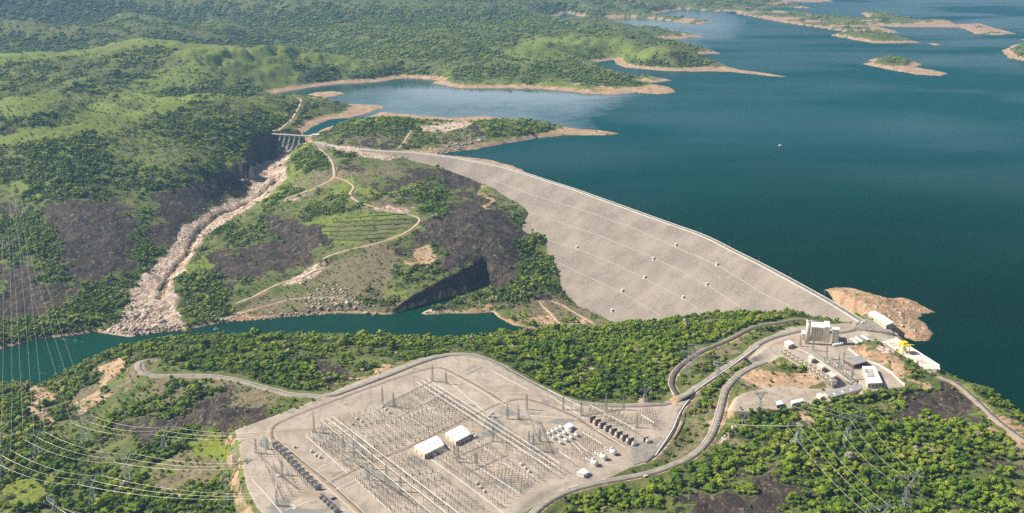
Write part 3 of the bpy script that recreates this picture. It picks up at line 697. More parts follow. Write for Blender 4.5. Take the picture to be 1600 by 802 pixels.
class MB:
    """collects shapes that make one part"""
    def __init__(s): s.v = []; s.f = []
    def add(s, vs, fs):
        n = len(s.v); s.v += [tuple(v) for v in vs]; s.f += [tuple(i + n for i in f) for f in fs]; return s
    def box(s, c, d, rz=0.0, taper=1.0):
        cx, cyy, cz = c; a, b, h = d[0] / 2, d[1] / 2, d[2] / 2
        co, si = math.cos(rz), math.sin(rz); vs = []
        for z in (-h, h):
            k = 1.0 if z < 0 else taper
            for x, y in ((-a * k, -b * k), (a * k, -b * k), (a * k, b * k), (-a * k, b * k)):
                vs.append((cx + x * co - y * si, cyy + x * si + y * co, cz + z))
        return s.add(vs, [(3, 2, 1, 0), (4, 5, 6, 7), (0, 1, 5, 4), (1, 2, 6, 5), (2, 3, 7, 6), (3, 0, 4, 7)])
    def bar(s, p0, p1, w, w1=None, n=4):
        p0 = Vector(p0); p1 = Vector(p1); w1 = w if w1 is None else w1
        t = p1 - p0
        if t.length < 1e-6: return s
        t.normalize()
        u = t.cross(Vector((0, 0, 1)))
        if u.length < 1e-3: u = Vector((1, 0, 0))
        u.normalize(); v = t.cross(u); vs = []
        for p, ww in ((p0, w), (p1, w1)):
            for k in range(n):
                a = 2 * math.pi * (k + 0.5) / n
                vs.append(p + u * (math.cos(a) * ww * 0.7) + v * (math.sin(a) * ww * 0.7))
        return s.add(vs, [(k, (k + 1) % n, n + (k + 1) % n, n + k) for k in range(n)] + [tuple(range(n - 1, -1, -1)), tuple(range(n, 2 * n))])
    def cyl(s, c, r, h, n=10, r1=None, axis='z', rz=0.0):
        r1 = r if r1 is None else r1
        vs = []
        for q, rr in ((0, r), (h, r1)):
            for k in range(n):
                a = 2 * math.pi * k / n
                if axis == 'z': vs.append((c[0] + rr * math.cos(a), c[1] + rr * math.sin(a), c[2] + q))
                else:
                    L = q - h / 2; y = rr * math.cos(a); z = rr * math.sin(a)
                    vs.append((c[0] + L * math.cos(rz) - y * math.sin(rz), c[1] + L * math.sin(rz) + y * math.cos(rz), c[2] + z))
        return s.add(vs, [(k, (k + 1) % n, n + (k + 1) % n, n + k) for k in range(n)] + [tuple(range(n - 1, -1, -1)), tuple(range(n, 2 * n))])
    def prism(s, pts, z0, z1):
        n = len(pts)
        vs = [(p[0], p[1], z0) for p in pts] + [(p[0], p[1], z1) for p in pts]
        return s.add(vs, [(k, (k + 1) % n, n + (k + 1) % n, n + k) for k in range(n)] + [tuple(range(n - 1, -1, -1)), tuple(range(n, 2 * n))])
    def mesh(s, name, mat, smooth=False):
        me = bpy.data.meshes.new(name)
        me.from_pydata(s.v, [], s.f)
        if mat: me.materials.append(mat)
        if smooth: me.polygons.foreach_set('use_smooth', [True] * len(me.polygons))
        me.update()
        return me
    def build(s, name, mat, parent=None, loc=None, rz=None, smooth=False):
        return link(name, s.mesh(name, mat, smooth), parent, loc, rz)
def copy_tree(o, parent=None):
    c = o.copy(); COL.objects.link(c)
    if parent is not None:
        c.parent = parent; c.matrix_parent_inverse = o.matrix_parent_inverse
    for ch in o.children: copy_tree(ch, c)
    return c

# ------------------------------------------------------------------ materials
class NT:
    def __init__(s, name):
        s.m = bpy.data.materials.new(name); s.m.use_nodes = True
        s.t = s.m.node_tree; s.b = s.t.nodes['Principled BSDF']
        s.b.inputs['Specular IOR Level'].default_value = 0.25
    def n(s, t, **k):
        nd = s.t.nodes.new(t)
        for a, b in k.items(): setattr(nd, a, b)
        return nd
    def L(s, a, b): s.t.links.new(a, b)
    def co(s, which='Object'):
        return s.n('ShaderNodeTexCoord').outputs[which]
    def noise(s, scale, detail=4, rough=0.55, vec=None, dist=0.0, out=0):
        nd = s.n('ShaderNodeTexNoise'); nd.inputs['Scale'].default_value = scale; nd.inputs['Detail'].default_value = detail
        nd.inputs['Roughness'].default_value = rough; nd.inputs['Distortion'].default_value = dist
        if vec is not None: s.L(vec, nd.inputs['Vector'])
        return nd.outputs[out]
    def scaled(s, vec, k):
        nd = s.n('ShaderNodeMapping'); nd.inputs['Scale'].default_value = k; s.L(vec, nd.inputs['Vector']); return nd.outputs[0]
    def math(s, op, a, b=None, c=None, clamp=False):
        nd = s.n('ShaderNodeMath', operation=op); nd.use_clamp = clamp
        for i, v in enumerate((a, b, c)):
            if v is None: continue
            if isinstance(v, (int, float)): nd.inputs[i].default_value = v
            else: s.L(v, nd.inputs[i])
        return nd.outputs[0]
    def ss(s, v, lo, hi):
        nd = s.n('ShaderNodeMapRange', interpolation_type='SMOOTHSTEP'); s.L(v, nd.inputs[0])
        nd.inputs[1].default_value = lo; nd.inputs[2].default_value = hi; return nd.outputs[0]
    def mix(s, f, a, b):
        nd = s.n('ShaderNodeMix', data_type='RGBA')
        if isinstance(f, (int, float)): nd.inputs[0].default_value = f
        else: s.L(f, nd.inputs[0])
        for i, v in ((6, a), (7, b)):
            if isinstance(v, tuple): nd.inputs[i].default_value = (*v, 1) if len(v) == 3 else v
            else: s.L(v, nd.inputs[i])
        return nd.outputs[2]
    def color(s, c):
        if isinstance(c, tuple): s.b.inputs['Base Color'].default_value = (*c, 1)
        else: s.L(c, s.b.inputs['Base Color'])
    def rough(s, r):
        if isinstance(r, (int, float)): s.b.inputs['Roughness'].default_value = r
        else: s.L(r, s.b.inputs['Roughness'])
    def bump(s, h, dist, strength=1.0):
        nd = s.n('ShaderNodeBump'); nd.inputs['Strength'].default_value = strength; nd.inputs['Distance'].default_value = dist
        s.L(h, nd.inputs['Height']); s.L(nd.outputs[0], s.b.inputs['Normal']); return nd
def simple(name, c, rough=0.7, var=0.12, scale=0.4, metal=0.0, bump=0.0):
    """a paint, concrete or metal with uneven tone and a little relief"""
    m = NT(name); v = m.co('Object')
    n1 = m.noise(scale, 5, 0.6, v); n2 = m.noise(scale * 7, 3, 0.6, v)
    f = m.math('ADD', m.math('MULTIPLY', n1, 0.65), m.math('MULTIPLY', n2, 0.35))
    lo = tuple(max(0, q * (1 - 2.4 * var)) for q in c); hi = tuple(min(1, q * (1 + 1.2 * var)) for q in c)
    m.color(m.mix(m.ss(f, 0.28, 0.62), lo, hi)); m.rough(rough)
    m.b.inputs['Metallic'].default_value = metal
    if bump: m.bump(f, bump)
    return m.m

# ---- ground
g = NT('ground'); v = g.co('Object')
aA = g.n('ShaderNodeVertexColor', layer_name='cover_a'); aB = g.n('ShaderNodeVertexColor', layer_name='cover_b')
sA = g.n('ShaderNodeSeparateColor'); g.L(aA.outputs[0], sA.inputs[0]); sB = g.n('ShaderNodeSeparateColor'); g.L(aB.outputs[0], sB.inputs[0])
n_big = g.noise(0.006, 5, 0.6, v); n_mid = g.noise(0.035, 6, 0.62, v); n_fine = g.noise(0.22, 5, 0.65, v); n_grain = g.noise(0.9, 3, 0.6, v)
brk = g.math('ADD', g.math('MULTIPLY', g.math('SUBTRACT', n_mid, 0.5), 1.5), g.math('MULTIPLY', g.math('SUBTRACT', n_fine, 0.5), 0.9))
def mask(ch, lo=0.38, hi=0.62, k=1.0):
    return g.ss(g.math('ADD', ch, g.math('MULTIPLY', brk, k)), lo, hi)
strk = g.noise(0.05, 6, 0.65, g.scaled(v, (1.0, 0.33, 1.0)), 1.2)
olive = g.mix(g.ss(n_mid, 0.35, 0.65), (0.085, 0.118, 0.026), (0.165, 0.178, 0.055))
olive = g.mix(g.ss(n_fine, 0.50, 0.72), olive, (0.20, 0.180, 0.088))
green = g.mix(g.ss(n_fine, 0.35, 0.65), (0.125, 0.180, 0.026), (0.225, 0.270, 0.050))
green = g.mix(g.ss(n_big, 0.40, 0.66), green, (0.185, 0.225, 0.048))
dry = g.mix(g.ss(n_fine, 0.38, 0.62), (0.135, 0.120, 0.062), (0.255, 0.205, 0.125))
col = g.mix(mask(sB.outputs[1], 0.35, 0.65, 0.8), olive, green)
col = g.mix(mask(sB.outputs[2]), col, dry)
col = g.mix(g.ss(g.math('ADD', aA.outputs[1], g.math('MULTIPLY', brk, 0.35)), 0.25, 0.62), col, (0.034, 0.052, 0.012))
rockc = g.mix(g.ss(strk, 0.36, 0.62), (0.020, 0.014, 0.013), (0.074, 0.052, 0.044))
rockc = g.mix(g.ss(g.noise(0.12, 5, 0.7, g.scaled(v, (1, 0.4, 1)), 0.8), 0.55, 0.68), rockc, (0.21, 0.17, 0.12))
rockc = g.mix(g.ss(n_grain, 0.60, 0.72), rockc, (0.10, 0.10, 0.05))
rockc = g.mix(g.math('MULTIPLY', g.ss(g.noise(0.028, 6, 0.7, v), 0.54, 0.68), 0.6), rockc, (0.130, 0.096, 0.066))
rockc = g.mix(g.ss(g.noise(0.16, 4, 0.75, g.scaled(v, (1.6, 0.6, 1)), 1.0), 0.60, 0.66), rockc, (0.27, 0.215, 0.15))
rockc = g.mix(g.ss(g.noise(0.07, 5, 0.7, v), 0.60, 0.68), rockc, (0.075, 0.100, 0.030))
col = g.mix(mask(sA.outputs[0], 0.42, 0.60, 1.0), col, rockc)
dirt = g.mix(g.ss(n_mid, 0.32, 0.66), (0.37, 0.205, 0.112), (0.54, 0.375, 0.245))
dirt = g.mix(g.ss(n_fine, 0.50, 0.66), dirt, (0.60, 0.47, 0.34))
gz = g.n('ShaderNodeSeparateXYZ'); g.L(v, gz.inputs[0])
strand = g.n('ShaderNodeTexWave', wave_type='BANDS', bands_direction='Z'); strand.inputs['Scale'].default_value = 0.22; strand.inputs['Distortion'].default_value = 6; strand.inputs['Detail'].default_value = 3; strand.inputs['Detail Scale'].default_value = 0.2; g.L(v, strand.inputs['Vector'])
dirt = g.mix(g.math('MULTIPLY', g.ss(strand.outputs[1], 0.55, 0.95), 0.5), dirt, (0.27, 0.165, 0.10))
dirt = g.mix(g.ss(g.noise(0.05, 5, 0.7, v), 0.56, 0.68), dirt, (0.15, 0.135, 0.065))
col = g.mix(mask(sA.outputs[2], 0.42, 0.70, 0.75), col, dirt)
vor = g.n('ShaderNodeTexVoronoi', feature='DISTANCE_TO_EDGE'); vor.inputs['Scale'].default_value = 0.13
wv = g.n('ShaderNodeVectorMath', operation='ADD'); g.L(g.scaled(v, (1, 0.6, 1)), wv.inputs[0]); g.L(g.scaled(g.noise(0.08, 3, 0.5, v, out=1), (9, 9, 9)), wv.inputs[1]); g.L(wv.outputs[0], vor.inputs['Vector'])
pale = g.mix(g.ss(n_mid, 0.34, 0.62), (0.50, 0.35, 0.255), (0.72, 0.57, 0.45))
pale = g.mix(g.ss(strk, 0.52, 0.66), pale, (0.24, 0.17, 0.135))
pale = g.mix(g.ss(vor.outputs[0], 0.0, 0.10), (0.15, 0.12, 0.10), pale)
col = g.mix(mask(sA.outputs[1], 0.40, 0.56, 0.45), col, pale)
grav = g.mix(g.ss(n_mid, 0.30, 0.70), (0.360, 0.298, 0.242), (0.490, 0.412, 0.345))
grav = g.mix(g.ss(n_fine, 0.55, 0.72), grav, (0.29, 0.245, 0.205))
grav = g.mix(g.ss(g.noise(0.012, 4, 0.6, g.scaled(v, (1, 2.5, 1)), 1.0), 0.56, 0.68), grav, (0.37, 0.27, 0.195))
grav = g.mix(g.ss(g.noise(0.018, 3, 0.6, v), 0.60, 0.66), grav, (0.25, 0.232, 0.212))
grav = g.mix(g.math('MULTIPLY', g.ss(g.noise(0.045, 5, 0.7, g.scaled(v, (2.2, 0.7, 1)), 0.5), 0.50, 0.62), 0.45), grav, (0.24, 0.205, 0.17))
col = g.mix(g.ss(sB.outputs[0], 0.4, 0.6), col, grav)
yel = g.mix(g.ss(n_fine, 0.35, 0.65), (0.12, 0.16, 0.02), (0.25, 0.27, 0.035))
col = g.mix(g.ss(g.math('ADD', aB.outputs[1], g.math('MULTIPLY', brk, 0.5)), 0.4, 0.6), col, yel)
g.color(col); g.rough(0.92)
hgt = g.math('ADD', g.math('MULTIPLY', n_fine, 0.7), g.math('MULTIPLY', g.noise(1.1, 4, 0.7, v), 0.3))
bm_ = g.bump(hgt, 2.2, 0.9)
calm = g.math('SUBTRACT', 1.0, g.math('MULTIPLY', sB.outputs[0], 0.92))
g.L(calm, bm_.inputs['Strength'])
M_GROUND = g.m

# ---- water
def water_mat(name, deep, green_, wave, scale, foam=False):
    m = NT(name); v = m.co('Object')
    big = m.noise(0.0011, 4, 0.55, m.scaled(v, (1, 2.2, 1)))
    m.color(m.mix(m.ss(big, 0.35, 0.65), deep, green_))
    r1 = m.noise(scale, 4, 0.6, m.scaled(v, (1, 1.4, 1))); r2 = m.noise(scale * 5, 3, 0.6, v)
    hh = m.math('ADD', m.math('MULTIPLY', r1, 0.75), m.math('MULTIPLY', r2, 0.25))
    b = m.bump(hh, wave, 1.0)
    m.b.inputs['IOR'].default_value = 1.333
    m.b.inputs['Specular IOR Level'].default_value = 0.5
    m.rough(0.12)
    return m, v, b
mw, v_, b_ = water_mat('lake_water', (0.0004, 0.030, 0.034), (0.0005, 0.041, 0.036), 1.0, 0.10)
# reflection and haze brightening with distance painted into the colour: dark near, light far
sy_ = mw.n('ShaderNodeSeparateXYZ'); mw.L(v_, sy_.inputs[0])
far_brighten = mw.ss(mw.math('ADD', sy_.outputs[1], mw.math('MULTIPLY', mw.noise(0.0012, 3, 0.5, v_), 900.0)), 1900, 3900)
mw.color(mw.mix(far_brighten, mw.mix(mw.ss(mw.noise(0.0011, 4, 0.55, mw.scaled(v_, (1, 2.2, 1))), 0.35, 0.65), (0.0003, 0.0215, 0.0155), (0.0004, 0.0290, 0.0178)), (0.0040, 0.068, 0.080)))
# sheltered coves lie calm, open water is ruffled by wind
cove = mw.n('ShaderNodeVertexColor', layer_name='shelter')
slick = mw.noise(0.0016, 3, 0.5, mw.scaled(v_, (0.6, 1.1, 1)))
ruf = mw.math('MULTIPLY', mw.math('SUBTRACT', 1.0, mw.math('MULTIPLY', cove.outputs[0], 0.96)), mw.math('ADD', 0.38, mw.math('MULTIPLY', slick, 0.34)))
mw.L(ruf, b_.inputs['Strength'])
mw.L(mw.math('ADD', 0.06, mw.math('MULTIPLY', ruf, 0.22)), mw.b.inputs['Roughness'])
mw.L(mw.math('ADD', mw.math('MULTIPLY', mw.ss(slick, 0.40, 0.75), 0.012), mw.math('MULTIPLY', cove.outputs[0], 0.90)), mw.b.inputs['Specular IOR Level'])
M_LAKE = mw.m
mr, v_, b_ = water_mat('river_water', (0.001, 0.034, 0.021), (0.002, 0.048, 0.027), 0.7, 0.16)
strm = mr.noise(0.05, 6, 0.75, mr.scaled(v_, (0.45, 1.6, 1)), 2.0)
cur_ = mr.b.inputs['Base Color'].links[0].from_socket
fp = mr.n('ShaderNodeMapRange'); sepx = mr.n('ShaderNodeSeparateXYZ'); mr.L(v_, sepx.inputs[0]); mr.L(sepx.outputs[0], fp.inputs[0])
fp.inputs[1].default_value = -350; fp.inputs[2].default_value = -620; fp.inputs[3].default_value = 0.0; fp.inputs[4].default_value = 0.07
mr.color(mr.mix(mr.ss(mr.math('ADD', strm, fp.outputs[0]), 0.70, 0.80), cur_, (0.42, 0.50, 0.47)))
mr.b.inputs['Specular IOR Level'].default_value = 0.03
M_RIVER = mr.m

# ------------------------------------------------------------------ ground object
verts = np.stack([GX, GY, GH], 2).reshape(-1, 3)
me = np_mesh('ground', verts, grid_faces(NY, NX), M_GROUND, True)
ca = me.color_attributes.new('cover_a', 'FLOAT_COLOR', 'POINT')
farG = farF * np.clip(0.42 + 0.9 * nf + 0.04 * cur, 0, 1) * (1 - 0.65 * sstep(3900, 4700, GY))
ca.data.foreach_set('color', np.stack([rocky, mP2, mO2, np.clip(forest, 0, 1)], 2).astype(np.float32).ravel())
cb = me.color_attributes.new('cover_b', 'FLOAT_COLOR', 'POINT')
cb.data.foreach_set('color', np.stack([pad, np.clip(np.maximum(mG * (1 - 0.72 * ter), farG), 0, 1), np.maximum(mD, terrace_edge), mYellow], 2).astype(np.float32).ravel())
ground = tag(link('ground', me), 'hilly savanna ground around the reservoir', None, None, 'structure')

# ------------------------------------------------------------------ water objects
def water_sheet(name, keep, z, mat, stride, attr=None):
    rr = np.arange(0, NY, stride); cc = np.arange(0, NX, stride)
    X = GX[np.ix_(rr, cc)]; Y = GY[np.ix_(rr, cc)]; K = keep[np.ix_(rr, cc)]
    f = grid_faces(len(rr), len(cc))
    kf = K.ravel()
    f = f[kf[f].any(1)]
    used = np.unique(f); remap = np.full(kf.size, -1); remap[used] = np.arange(len(used))
    vs = np.stack([X.ravel()[used], Y.ravel()[used], np.full(len(used), z)], 1)
    me = np_mesh(name, vs, remap[f], mat, True)
    if attr is not None:
        a = attr[np.ix_(rr, cc)].ravel()[used]
        c = me.color_attributes.new('shelter', 'FLOAT_COLOR', 'POINT')
        c.data.foreach_set('color', np.repeat(np.stack([a, a, a, np.ones_like(a)], 1).astype(np.float32), 1, 0).ravel())
    return tag(link(name, me), None, None, None, 'structure')
cove_px = zone([[(440,150),(560,140),(680,134),(760,140),(900,146),(960,150),(940,165),(900,185),(820,188),(700,184),(600,178),(600,160),(560,155)],
                [(866,20),(930,28),(1010,35),(1100,40),(1120,50),(1000,50),(940,36),(880,36)]], 45)
near_shore = np.exp(-np.abs(D_LAKE) / 60.0)
shelter = np.clip(np.maximum(cove_px, 0.0), 0, 1)
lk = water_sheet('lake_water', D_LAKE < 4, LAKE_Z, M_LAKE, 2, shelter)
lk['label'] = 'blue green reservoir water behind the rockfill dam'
rv = water_sheet('river_water', D_RIV < 3, RIVER_Z, M_RIVER, 2)
rv['label'] = 'dark green river water below the dam'

# ------------------------------------------------------------------ haze
hz = MB().box((0, 9000, 200), (36000, 24000, 10)) ; hz = MB()
hz.box((0, 9700, (-175 + 640) / 2), (34000, 20600, 815))
hm = bpy.data.materials.new('haze'); hm.use_nodes = True
hm.node_tree.nodes.clear()
ho = hm.node_tree.nodes.new('ShaderNodeOutputMaterial'); pv = hm.node_tree.nodes.new('ShaderNodeVolumePrincipled')
pv.inputs['Color'].default_value = (0.29, 0.54, 0.86, 1)
pv.inputs['Density'].default_value = 5.2e-5
pv.inputs['Anisotropy'].default_value = 0.2
hm.node_tree.links.new(pv.outputs[0], ho.inputs['Volume'])
haze = hz.build('haze', hm)
tag(haze, 'pale blue haze lying over the whole valley', None, None, 'stuff')

# ------------------------------------------------------------------ dam
d_ = NT('rockfill'); v = d_.co('Object')
vo = d_.n('ShaderNodeTexVoronoi'); vo.inputs['Scale'].default_value = 0.55; d_.L(v, vo.inputs['Vector'])
sepc = d_.n('ShaderNodeSeparateColor'); d_.L(vo.outputs['Color'], sepc.inputs[0])
c1 = d_.mix(sepc.outputs[0], (0.222, 0.184, 0.158), (0.388, 0.332, 0.288))
c1 = d_.mix(d_.ss(vo.outputs['Distance'], 0.35, 0.75), c1, (0.20, 0.17, 0.15))
c1 = d_.mix(d_.ss(d_.noise(0.02, 5, 0.6, v), 0.35, 0.7), c1, (0.350, 0.295, 0.255))
c1 = d_.mix(d_.ss(d_.noise(0.25, 5, 0.7, v), 0.56, 0.72), c1, (0.20, 0.17, 0.14))
d_.color(c1); d_.rough(0.9); d_.bump(vo.outputs['Distance'], 1.3, 0.9)
M_DAM = d_.m
M_CONC = simple('concrete', (0.52, 0.48, 0.43), 0.85, 0.14, 0.15)
M_CONC_L = simple('pale_concrete', (0.66, 0.62, 0.57), 0.8, 0.10, 0.15)
M_ASPH = simple('asphalt', (0.275, 0.243, 0.212), 0.9, 0.16, 0.12)
M_WHITE = simple('white_paint', (0.86, 0.85, 0.82), 0.55, 0.06, 0.3)
M_ROOFW = simple('white_roof', (0.84, 0.84, 0.82), 0.5, 0.05, 0.2)
M_CREAM = simple('cream_wall', (0.70, 0.60, 0.47), 0.8, 0.10, 0.2)
M_DARK = simple('dark_glass', (0.03, 0.035, 0.045), 0.3, 0.2, 0.5)
M_TRACK = simple('track_dirt', (0.47, 0.36, 0.25), 0.95, 0.15, 0.1)
M_STEEL = simple('galvanised_steel', (0.42, 0.44, 0.44), 0.5, 0.12, 0.4, 0.3)
M_DSTEEL = simple('weathered_steel', (0.31, 0.32, 0.30), 0.6, 0.15, 0.4, 0.2)
M_BROWN = simple('brown_wall', (0.17, 0.105, 0.075), 0.85, 0.15, 0.4)
M_GREY = simple('grey_enamel', (0.34, 0.33, 0.32), 0.55, 0.12, 0.5)
M_YELLOW = simple('yellow_paint', (0.86, 0.62, 0.02), 0.45, 0.06, 0.5)
M_ORANGE = simple('orange_paint', (0.75, 0.30, 0.05), 0.5, 0.08, 0.5)
M_CER = simple('porcelain', (0.40, 0.33, 0.28), 0.4, 0.15, 0.8)
M_ALU = simple('aluminium_tube', (0.80, 0.77, 0.70), 0.45, 0.06, 0.5, 0.0)
M_WIRE = simple('conductor_cable', (0.50, 0.46, 0.40), 0.4, 0.05, 0.2, 0.2)
M_DGREEN = simple('green_steel', (0.035, 0.10, 0.075), 0.5, 0.15, 0.3)
M_PIER = simple('stained_concrete', (0.25, 0.24, 0.21), 0.9, 0.28, 0.12)
M_ROOFG = simple('grey_roof', (0.33, 0.32, 0.31), 0.7, 0.12, 0.2)
M_BLUE = simple('blue_enamel', (0.03, 0.07, 0.22), 0.5, 0.1, 0.3)

L_ = len(CREST)
offs = np.concatenate([[-HALF_CREST - 40, -HALF_CREST], [-HALF_CREST + .2, HALF_CREST], np.linspace(HALF_CREST + 1.6, 205, 125)])
CR = resample(CREST, 3.2)
tt_ = np.gradient(CR, axis=0); tt_ /= np.linalg.norm(tt_, axis=1)[:, None]
for _ in range(6): tt_ = (np.roll(tt_, 1, 0) + 2 * tt_ + np.roll(tt_, -1, 0)) / 4 if False else tt_
CRN = np.stack([-tt_[:, 1], tt_[:, 0]], 1)
k_ = 25
pad_ = np.vstack([np.repeat(CRN[:1], k_, 0), CRN, np.repeat(CRN[-1:], k_, 0)])
CRN = np.stack([np.convolve(pad_[:, q], np.ones(2 * k_ + 1) / (2 * k_ + 1), 'valid') for q in range(2)], 1)
CRN /= np.linalg.norm(CRN, axis=1)[:, None]
fo = np.linspace(HALF_CREST + 0.05, 205, 130)
DX = CR[:, None, 0] + CRN[:, None, 0] * fo[None]; DY = CR[:, None, 1] + CRN[:, None, 1] * fo[None]
DZ = CREST_Z - (fo[None] - HALF_CREST) / SLOPE + 0 * DX
rk = noise(DX / 3.1, DY / 3.1) * 0.55 + noise(DX / 1.3, DY / 1.3) * 0.35 + noise(DX / 26, DY / 26) * 0.8 * sstep(0, 30, fo)[None]
rk[:, 0] = 0
DZ = DZ + rk
dam = empty('rockfill_dam', (0, 0, 0), 0, 'long curved rockfill dam with a pale stony downstream face between hill and lake', 'dam')
link('downstream_face', np_mesh('downstream_face', np.stack([DX, DY, DZ], 2).reshape(-1, 3), grid_faces(*DX.shape), M_DAM, False), dam)
def ribbon(name, line, wid, mat, parent=None, off=0.0, dz=0.0, thick=0.5, nrm=None, smooth_n=0):
    """a slab of constant width along a line of x, y, z"""
    line = np.asarray(line, float)
    if nrm is None:
        t = np.gradient(line[:, :2], axis=0); t /= (np.linalg.norm(t, axis=1)[:, None] + 1e-9)
        nrm = np.stack([-t[:, 1], t[:, 0]], 1)
    a = line[:, :2] + nrm * (off - wid / 2); b = line[:, :2] + nrm * (off + wid / 2)
    z = line[:, 2] + dz
    n = len(line)
    vs = np.concatenate([np.column_stack([a, z]), np.column_stack([b, z]), np.column_stack([a, z - thick]), np.column_stack([b, z - thick])])
    i = np.arange(n - 1)
    f = np.concatenate([np.stack([i, i + 1, n + i + 1, n + i], 1), np.stack([2 * n + i, 2 * n + i + 1, i + 1, i], 1)[:, ::1], np.stack([n + i, n + i + 1, 3 * n + i + 1, 3 * n + i], 1)])
    return link(name, np_mesh(name, vs, f, mat), parent)
CR3 = np.column_stack([CR, np.full(len(CR), CREST_Z)])
ribbon('crest_road', CR3, 2 * HALF_CREST - 1.6, M_ASPH, dam, 0, 0.05, 6, CRN)
ribbon('upstream_parapet', CR3, 0.6, M_CONC, dam, -HALF_CREST + 0.3, 1.0, 5, CRN)
ribbon('downstream_kerb', CR3, 0.9, M_CONC_L, dam, HALF_CREST - 0.3, 0.7, 4, CRN)
uo = np.linspace(HALF_CREST - 0.2, 62, 8)
UX = CR[:, None, 0] - CRN[:, None, 0] * uo; UY = CR[:, None, 1] - CRN[:, None, 1] * uo
link('upstream_face', np_mesh('upstream_face', np.stack([UX, UY, CREST_Z - (uo[None] - HALF_CREST) / 1.4 + 0 * UX], 2).reshape(-1, 3), grid_faces(*UX.shape), M_CONC), dam)
# haul benches: thin pale tracks running down the face
BENCH = [[(770,281),(840,308),(900,326),(980,354),(1053,386),(1120,415),(1186,455),(1239,482)], [(806,318),(833,334),(933,368),(1021,404),(1067,426),(1104,446),(1149,475),(1170,490)],
         [(830,352),(853,374),(900,389),(957,412),(1007,436),(1067,467),(1100,490)], [(874,412),(920,434),(972,458),(1033,494)]]
BL = []
for b in BENCH:
    pts = np.array([face_hit(*p) for p in catmull(b, 5)])
    k = 0
    pts = resample(pts, 9.0)
    pts[:, 2] = face_z(pts[:, 0], pts[:, 1])
    BL.append(pts)
    ribbon('bench_track', pts, 0.9, simple('bench_gravel', (0.40, 0.355, 0.30), 0.9, 0.1, 0.3) if 'bench_gravel' not in bpy.data.materials else bpy.data.materials['bench_gravel'], dam, 0, 0.85, 1.2)

# ------------------------------------------------------------------ roads
ROAD_LOOK = {'access_road': (M_ASPH, 'grey asphalt access road curving round the switchyard up to the dam crest'), 'lower_road': (M_ASPH, 'grey road winding below the transformer plateau to the lower edge'),
 'yard_ramp': (M_ASPH, 'wide asphalt ramp entering the switchyard beside the white kerb'), 'tunnel_road': (simple('dark_asphalt', (0.12, 0.10, 0.09), 0.9, 0.15, 0.2), 'narrow dark road looping through the forest above the river'),
 'shore_road': (M_ASPH, 'grey road descending along the lake shore past the intake'), 'hill_track': (M_TRACK, 'pale dirt track from the spillway down the central hill'),
 'terrace_track': (M_TRACK, 'sandy track looping round the grassy terraces'), 'bank_track': (M_TRACK, 'pale track crossing the spoil slope above the river'), 'west_track': (M_TRACK, 'light dirt track climbing from the spillway bridge'),
 'toe_track': (M_TRACK, 'thin sandy track down the grass field at the toe of the dam'), 'toe_path': (M_TRACK, 'thin sandy path edging the toe of the dam face'), 'lower_track': (M_TRACK, 'faint pale track low on the bank above the river'), 'knoll_track': (M_TRACK, 'short dirt track up to the quarry knoll')}
for nm, (pl, wd) in ROAD_W.items():
    mt, lb = ROAD_LOOK[nm]
    o = ribbon('road' if 'track' not in nm else 'dirt_track', pl, wd, mt, None, 0, 0.25, 0.9)
    tag(o, lb, 'road', None, 'structure')
# ------------------------------------------------------------------ vegetation
def leaf_mat(name, cols, dead=False):
    m = NT(name)
    oi = m.n('ShaderNodeObjectInfo'); ge = m.n('ShaderNodeNewGeometry')
    pn = m.noise(0.012, 3, 0.6, ge.outputs['Position']); fn = m.noise(1.1, 3, 0.6, ge.outputs['Position'])
    r = m.math('ADD', m.math('MULTIPLY', oi.outputs['Random'], 0.62), m.math('MULTIPLY', m.ss(pn, 0.35, 0.65), 0.38))
    cr = m.n('ShaderNodeValToRGB'); m.L(r, cr.inputs[0])
    e = cr.color_ramp.elements
    e[0].position = cols[0][0]; e[0].color = (*cols[0][1], 1); e[1].position = cols[-1][0]; e[1].color = (*cols[-1][1], 1)
    for p, c in cols[1:-1]:
        x = e.new(p); x.color = (*c, 1)
    hs = m.n('ShaderNodeHueSaturation'); m.L(cr.outputs[0], hs.inputs['Color'])
    m.L(m.math('ADD', 0.50, m.math('MULTIPLY', m.ss(fn, 0.3, 0.7), 0.95)), hs.inputs['Value'])
    m.color(hs.outputs[0]); m.rough(0.75)
    m.b.inputs['Specular IOR Level'].default_value = 0.15
    return m.m
M_LEAF = leaf_mat('leaves', [(0.0, (0.040, 0.085, 0.010)), (0.24, (0.082, 0.145, 0.012)), (0.48, (0.145, 0.218, 0.015)), (0.72, (0.215, 0.275, 0.020)), (0.88, (0.290, 0.310, 0.035)), (0.93, (0.250, 0.215, 0.150)), (1.0, (0.330, 0.300, 0.260))])
M_BARK = simple('bark', (0.17, 0.13, 0.10), 0.9, 0.2, 1.0)

